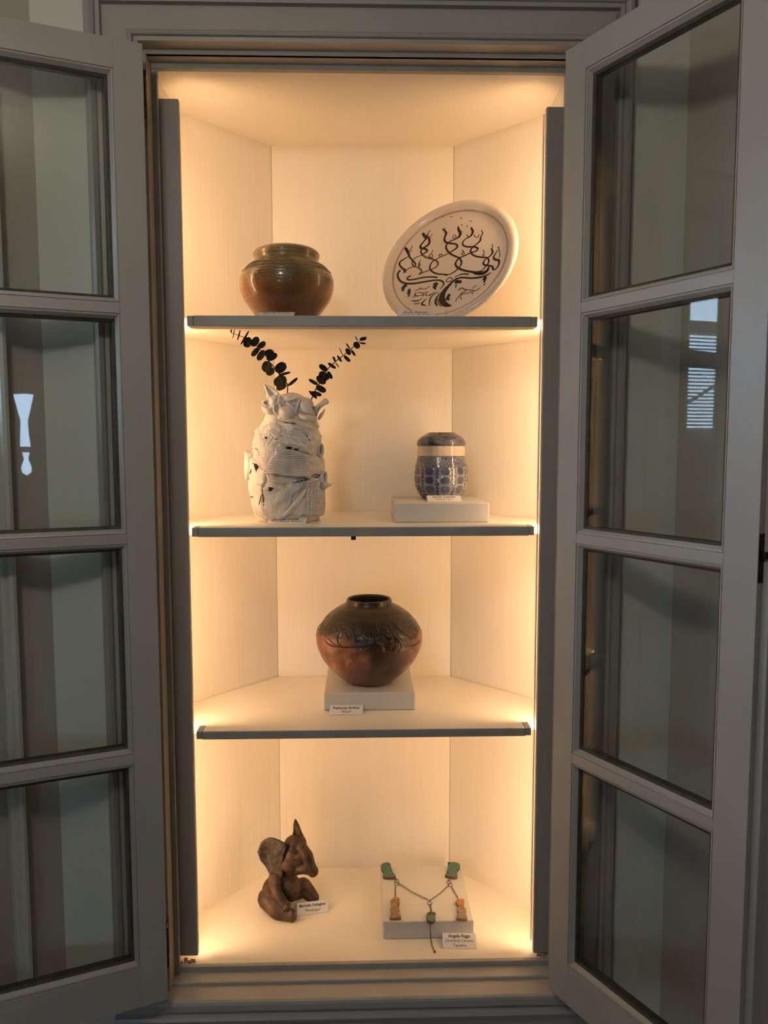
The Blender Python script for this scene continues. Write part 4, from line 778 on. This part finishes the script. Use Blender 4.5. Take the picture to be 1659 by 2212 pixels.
for pts in ([(-.62, .625), (-.56, .635), (-.46, .634), (-.35, .628)], [(-.60, .63), (-.64, .615), (-.56, .603), (-.45, .598)], [(-1.15, .615), (-.9, .612), (-.6, .6), (-.3, .602), (.0, .607), (.3, .604), (.62, .61), (.9, .606)],
            [(.55, .645), (.68, .628), (.84, .612), (1.0, .606)], [(.45, .64), (.5, .62), (.6, .606), (.7, .596)], [(-.15, .622), (-.06, .612), (-.1, .604)], [(.1, .622), (.25, .626), (.4, .617), (.52, .62)], [(-1.0, .606), (-.75, .598), (-.55, .6)], [(.72, .598), (.95, .592), (1.2, .598)]):
    b = B(); c3 = []
    for phi, zq in smoothprof(pts, 5):
        r_ = potr(zq) + .0004; c3.append((PX + r_ * math.sin(phi), PY - r_ * math.cos(phi), zq))
    n_ = len(c3); tube(b, c3, [.0004 + .0011 * math.sin(math.pi * k / (n_ - 1)) for k in range(n_)], 6); finish('relief_vein', b, BLK, pt, True)

# ------------------------------------------------------------------ seated elephant figurine
M, N, L, P = nodes('brown_clay'); v, sp = coords(N, L)
c = ramp(N, L, noise_n(N, L, v, 45, 6, .4), [(.32, (.018, .010, .006)), (.5, (.056, .026, .012)), (.66, (.11, .052, .022)), (.78, (.095, .06, .04))]).outputs[0]
geo = N.new('ShaderNodeNewGeometry'); pt_ = ramp(N, L, geo.outputs['Pointiness'], [(.44, (.35, .35, .35)), (.5, (1, 1, 1)), (.56, (1.0, 1.0, 1.0))]).outputs[0]  # clay colour multiplied darker in concave folds
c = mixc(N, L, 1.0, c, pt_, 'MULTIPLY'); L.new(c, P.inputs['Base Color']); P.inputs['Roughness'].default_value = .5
b1 = bump_n(N, L, P, noise_n(N, L, v, 260, 4), .5, .0012); bump_n(N, L, P, noise_n(N, L, v, 60, 3, 1.), .35, .003, b1)
ELM = M
EARM = mat('ear_inner_clay', (.060, .044, .034), .55, bump=.7, bscale=160, col2=(.018, .012, .009), vscale=110, detail=6)
el = thing('elephant_figurine', 'small brown clay baby elephant sitting upright with big ears on the cabinet floor', 'figurine', (-.172, .29, Z4))
def chain(bm, pts, sub=2):
    """smooth tapered limb of overlapping balls"""
    for (p, r0), (q, r1) in zip(pts, pts[1:]):
        p, q = Vector(p), Vector(q); n_ = max(3, int((q - p).length / .003))
        for k in range(n_ + 1):
            t = k / n_; sphere(bm, p.lerp(q, t), r0 + (r1 - r0) * t, sub=sub)
def remesh(bm, vox, it=6):
    me = bpy.data.meshes.new('tmp'); bm.to_mesh(me); bm.free(); ob = bpy.data.objects.new('tmp', me); COL.objects.link(ob)
    md = ob.modifiers.new('r', 'REMESH'); md.mode = 'VOXEL'; md.voxel_size = vox; md.use_smooth_shade = True
    s_ = ob.modifiers.new('s', 'SMOOTH'); s_.factor = .5; s_.iterations = it
    dg = bpy.context.evaluated_depsgraph_get(); m2 = bpy.data.meshes.new_from_object(ob.evaluated_get(dg))
    bpy.data.objects.remove(ob); bpy.data.meshes.remove(me)
    out = B(); out.from_mesh(m2); bpy.data.meshes.remove(m2); return out
EP = DATA['el']
g = lambda k: Vector(EP[k])
b = B()
sphere(b, g('belly'), .034, (1.0, .95, 1.02), 3); sphere(b, g('chest'), .0275, (1, .95, 1.1), 3); sphere(b, g('neck'), .020, sub=3); sphere(b, g('front'), .029, sub=3)
sphere(b, g('head'), .0285, (1, 1, 1.12), 3); sphere(b, g('brow'), .0225, sub=3); sphere(b, g('cheek'), .0175, sub=3); sphere(b, g('face'), .0225, sub=3); sphere(b, g('face2'), .0165, sub=3); sphere(b, g('jaw'), .0135, sub=3)
chain(b, [(g('t0'), .0120), (g('t1'), .0128), (g('t2'), .0122), (g('t3'), .0115)])
sphere(b, g('t3'), .0128, (1, 1, 1.05), 3); chain(b, [(g('jaw'), .012), (g('lip'), .0112), (g('t3'), .010)])
chain(b, [(g('thL'), .024), (g('knL'), .018), (g('ftL'), .0125)]); sphere(b, g('ftL') + Vector((.006, -.001, 0)), .0125, (.75, 1, 1.15), 3)
chain(b, [(g('shL'), .0155), (g('elL'), .0118), (g('haL'), .0100)]); sphere(b, g('haL') + Vector((.004, -.001, -.002)), .0105, sub=3)
sphere(b, g('hipR'), .022, sub=3); chain(b, [(g('thR'), .0205), (g('knR'), .0165), (g('ftR'), .0135)])
b = remesh(b, .0015, 14)
for v_ in b.verts:
    if v_.co.z < Z4: v_.co.z = Z4
finish('body', b, ELM, el, True)
def ear(outline, y_in, cup, th, name, mm=None):
    P3 = smoothprof([tuple(q) for q in outline + outline[:1]], 4)[:-1]; P3 = [Vector(q) for q in P3]; c = sum(P3, Vector()) / len(P3); b = B(); rings = []
    for f in (1, .93, .75, .5, .25):
        rings.append([b.verts.new(c + (q - c) * f + Vector((0, y_in(q.x) * 1 + cup * (1 - f * f) * (1 if f < .93 else .3) + .0012 * noise.noise(q * 90 * f), 0))) for q in P3])
    cv = b.verts.new(c + Vector((0, y_in(c.x) + cup, 0))); n_ = len(P3)
    for A, C in zip(rings, rings[1:]):
        for k in range(n_): b.faces.new((A[k], A[(k+1) % n_], C[(k+1) % n_], C[k]))
    for k in range(n_): b.faces.new((rings[-1][k], rings[-1][(k+1) % n_], cv))
    bmesh.ops.recalc_face_normals(b, faces=b.faces); bmesh.ops.solidify(b, geom=list(b.faces), thickness=th)
    finish(name, b, mm or ELM, el, True)
ear(DATA['earL'], lambda x_: .30 * (-.175 - x_) - .012, .004, .0042, 'ear', EARM)
ear(DATA['earR'], lambda x_: -.35 * (x_ + .15), -.003, .006, 'ear')
ED = mat('eye_dark', (.008, .005, .004), .5)
for k, sc in (('eyeL', (1.6, 1.2, .6)), ('eyeR', (1.1, 1.2, 1.5))):
    b = B(); sphere(b, g(k), .0024, sc, 2); finish('eye', b, ED, el, True)
b = B(); p0 = g('eyeL'); tube(b, [p0 + Vector((-.0055, -.001, -.005)), p0 + Vector((-.002, -.002, -.0028)), p0 + Vector((.003, -.001, -.006))], .0007, 6); finish('eyelid_crease', b, ED, el, True)
for base, dx in (('ftL', .0150), ('haL', .0085)):
    for k in range(3):
        b = B(); q = g(base) + (Vector((dx, -.004 + .001 * k, .007 - .0065 * k)) if base == 'ftL' else Vector((.004 - .0035 * k, -.0098, .002 - .005 * k))); sphere(b, q, .0028, (.7, .8, 1), 2); finish('toenail', b, mat('toenail_clay', (.26, .15, .09), .4), el, True)

# ------------------------------------------------------------------ ceramic necklace over its block
COP = mat('copper_wire', (.045, .022, .014), .45, metal=.7)
GRN = mat('speckled_green_glaze', (.075, .20, .165), .4, bump=.5, bscale=420, col2=(.035, .10, .085), vscale=260)
TERR = mat('terracotta_edge', (.13, .062, .034), .7, bump=.3, bscale=200)
TAN = mat('textured_tan_clay', (.36, .25, .15), .75, bump=.9, bscale=300, col2=(.20, .13, .08), vscale=220)
OCH = mat('ochre_glaze', (.42, .20, .05), .35, var=.3, vscale=90)
nk = thing('ceramic_necklace', 'necklace of green and tan ceramic tablets on a thin copper chain laid over a block', 'necklace', (.13, .25, .0254))
ZT_ = .0254
def tablet(name, pts, z0, z1, m_top, m_side):
    pts2 = smoothprof([tuple(q) for q in pts + pts[:1]], 3)[:-1]
    b = B(); prism(b, pts2, z0, z1); o = finish(name, b, m_side, nk)
    c = Vector((sum(q[0] for q in pts2) / len(pts2), sum(q[1] for q in pts2) / len(pts2))); b = B()
    prism(b, [tuple(c + (Vector(q) - c) * .97) for q in pts2], z1 - .0004, z1 + .0007); finish('glazed_face', b, m_top, o); return o
NP = DATA['nplates']
tabs = {}
for k in ('gl', 'gr', 'tl', 'tr'): tabs[k] = tablet('tablet', NP[k], ZT_ + .0004, ZT_ + .0058, GRN if k[0] == 'g' else TAN, TERR if k[0] == 'g' else TAN)
tabs['c'] = tablet('tablet', NP['c'], ZT_ + .0004, ZT_ + .0062, GRN, TERR)
# ochre dipped ends on the tan tablets
for k in ('tl', 'tr'):
    ps = NP[k]; ym = max(q[1] for q in ps); top = [q for q in ps if q[1] > ym - (.020 if k == 'tl' else .026)]
    c = Vector((sum(q[0] for q in top) / len(top), sum(q[1] for q in top) / len(top))); b = B()
    prism(b, [tuple(c + (Vector(q) - c) * .98) for q in smoothprof([tuple(q) for q in top + top[:1]], 3)[:-1]], ZT_ + .0054, ZT_ + .0072); finish('ochre_end', b, OCH, tabs[k])
b = B(); q = NP['c']; prism(b, [(.128, .1925), (.135, .1985), (.145, .197), (.1475, .190), (.138, .1875)], ZT_ + .006, ZT_ + .0074); finish('brown_end', b, mat('brown_glaze', (.09, .045, .022), .3), tabs['c'])
def torus(bm, Rl, Rw, r_, n_=12, m2=5):
    rows = []
    for i in range(n_):
        a = 2 * math.pi * i / n_; cx_, cy_ = math.cos(a), math.sin(a)
        c_ = Vector((Rl * cx_, Rw * cy_, 0)); nn = Vector((cx_ * Rw, cy_ * Rl, 0)).normalized()
        rows.append([bm.verts.new(c_ + nn * r_ * math.cos(2*math.pi*k/m2) + Vector((0, 0, r_ * math.sin(2*math.pi*k/m2)))) for k in range(m2)])
    for i in range(n_):
        A, C = rows[i], rows[(i+1) % n_]
        for k in range(m2): bm.faces.new((A[k], A[(k+1) % m2], C[(k+1) % m2], C[k]))
LM = {}
def link_mesh(kind):
    if kind in LM: return LM[kind]
    b = B(); torus(b, *{'long': (.0040, .0016, .00042), 'short': (.0024, .0014, .00042), 'ring': (.0052, .0048, .00055)}[kind])
    me = bpy.data.meshes.new('chain_link'); b.to_mesh(me); b.free(); me.materials.append(COP); me.polygons.foreach_set('use_smooth', [True] * len(me.polygons)); LM[kind] = me; return me
def link(kind, p, d, roll, name='chain_link'):
    o = bpy.data.objects.new(name, link_mesh(kind)); COL.objects.link(o); o.parent = nk
    d = Vector(d).normalized(); ref = Vector((0, 0, 1)) if abs(d.z) < .8 else Vector((0, -1, 0)); s_ = ref.cross(d).normalized(); u_ = d.cross(s_)
    mm = Matrix((d, s_, u_)).transposed() @ Matrix.Rotation(roll, 3, 'X')
    o.rotation_euler = mm.to_euler(); o.location = Vector(p) - OFF[nk.name]
def chain_run(pts, kind, step, hh=.0022):
    pts = [Vector(q) for q in pts]; d = 0; k = 0
    for a, c in zip(pts, pts[1:]):
        Ls = (c - a).length; n_ = max(1, round(Ls / step))
        for i in range(n_): link(kind, a.lerp(c, (i + .5) / n_), c - a, (.35 if k % 2 else 1.25)); k += 1
zt = ZT_ + .0020
def at(p): return (p[0], p[1], zt)
NK = DATA['neck']
for q in NK['r']: link('ring', at(q), (1, .3, .12), .15, 'jump_ring')
chain_run([at(NK['cl'][0]), (.104, .279, zt), at(NK['cl'][1])], 'long', .0072)
chain_run([at(NK['cr'][0]), (.164, .273, zt), at(NK['cr'][1])], 'long', .0072)
chain_run([at(NK['l0'][0]), at(NK['l0'][1])], 'short', .0042)
chain_run([at(NK['r0'][0]), at(NK['r0'][1])], 'short', .0042)
chain_run([at(NK['drop'][0]), at(NK['drop'][1])], 'short', .0040)
chain_run([(.0685, .335, zt + .002), (.0712, .325, zt)], 'short', .0036); chain_run([(.190, .329, zt + .002), (.189, .318, zt)], 'short', .0036)
chain_run([(.1335, .1785, ZT_ + .002), (.1335, .1755, ZT_ - .001), (.1345, .1752, .005), (.1350, .1748, -.0095), (.1352, .166, -.0102), (.1360, .148, -.0102), (.1385, .135, -.0102)], 'short', .0046)
b = B(); sphere(b, (.1395, .1315, -.0100), .0024, (.8, 1.2, .9), 2); finish('end_bead', b, COP, nk, True)
for q in ((.0640, .3485), (.0545, .3890), (.1890, .3435), (.1960, .3870), (.1354, .1945)):
    b = B(); lathe(b, [(.0012, ZT_ + .006), (.0012, ZT_ + .0078)], q[0], q[1], 10); finish('painted_hole', b, DARK, nk)  # dark pegs stand for the shade inside the drilled holes

# ------------------------------------------------------------------ name cards
TXT = {}
def text_mesh(body, size, bold):
    cu = bpy.data.curves.new('lettering', 'FONT'); cu.body = body; cu.size = size; cu.align_x = 'CENTER'; cu.align_y = 'CENTER'; cu.offset = size * (.022 if bold else .004); cu.extrude = .00004; cu.resolution_u = 3
    ob = bpy.data.objects.new('lettering', cu); COL.objects.link(ob); dg = bpy.context.evaluated_depsgraph_get(); dg.update()
    me = bpy.data.meshes.new_from_object(ob.evaluated_get(dg)); bpy.data.objects.remove(ob); bpy.data.curves.remove(cu); me.name = 'lettering'; me.materials.clear(); me.materials.append(INK); return me
def card(x0, x1, y, z0, lines, label, Lh=.026, th=26, rot=0.):
    w = x1 - x0; t = math.radians(th); r_ = thing('name_card', label, 'name card', ((x0 + x1) / 2, y, z0), 'white folded name cards'); r_.rotation_euler = (0, 0, rot)
    Mf = Matrix.Rotation(t, 4, 'X')
    b = B(); box(b, -w/2, w/2, 0, Lh, 0, .0005); bmesh.ops.transform(b, matrix=Mf, verts=b.verts); fr = finish('front_leaf', b, PAPER, r_, local=True)
    top = Vector((0, Lh * math.cos(t), Lh * math.sin(t))); b = B(); box(b, -w/2, w/2, 0, Lh, -.0005, 0); bmesh.ops.transform(b, matrix=Matrix.Translation(top) @ Matrix.Rotation(-t, 4, 'X'), verts=b.verts); finish('back_leaf', b, PAPER, r_, local=True)
    for body, size, bold, pos in lines:
        me = text_mesh(body, size, bold); o = bpy.data.objects.new('lettering', me); COL.objects.link(o); o.parent = fr
        o.matrix_local = Mf @ Matrix.Translation((0, Lh * pos, .00062))
    return r_
card(-.1965, -.1280, .112, Z1, [('Miranda Trostle', .0075, True, .72)], 'white name card in front of the brown stoneware jar', th=24)
card(.0640, .1325, .112, Z1, [('Andy Balmer', .0088, True, .74), ('"Tree of Life Plate"', .0070, False, .36)], 'white name card in front of the painted plate', th=32)
card(-.1896, -.1137, .168, Z2, [('Hana Rucker', .0090, True, .72), ('"The Layers Within"', .0078, False, .34)], 'white name card in front of the white clay vase', th=24, rot=-.05)
card(.1290, .1985, .218, .8925, [('Sarah Leavitt', .0090, True, .74), ('"Small Urn"', .0082, False, .34)], 'white name card in front of the blue urn on its block', th=24)
card(-.0712, -.0032, .1895, Z3, [('Rebecca Arthur', .0086, True, .70), ('"Flow"', .0080, False, .30)], 'white name card in front of the block under the dark pot', th=28)
card(-.1480, -.0795, .2700, Z4, [('Michelle Gallagher', .0078, True, .70), ('"Penelope"', .0080, False, .30)], 'white name card beside the elephant figurine', th=38, rot=.165)
card(.1576, .2260, .1430, Z4, [('Angela Riggs', .0088, True, .80), ('(Untitled) Ceramic', .0076, False, .50), ('Tapestry', .0078, False, .20)], 'white three-line name card in front of the necklace block', Lh=.030, th=34, rot=-.04)
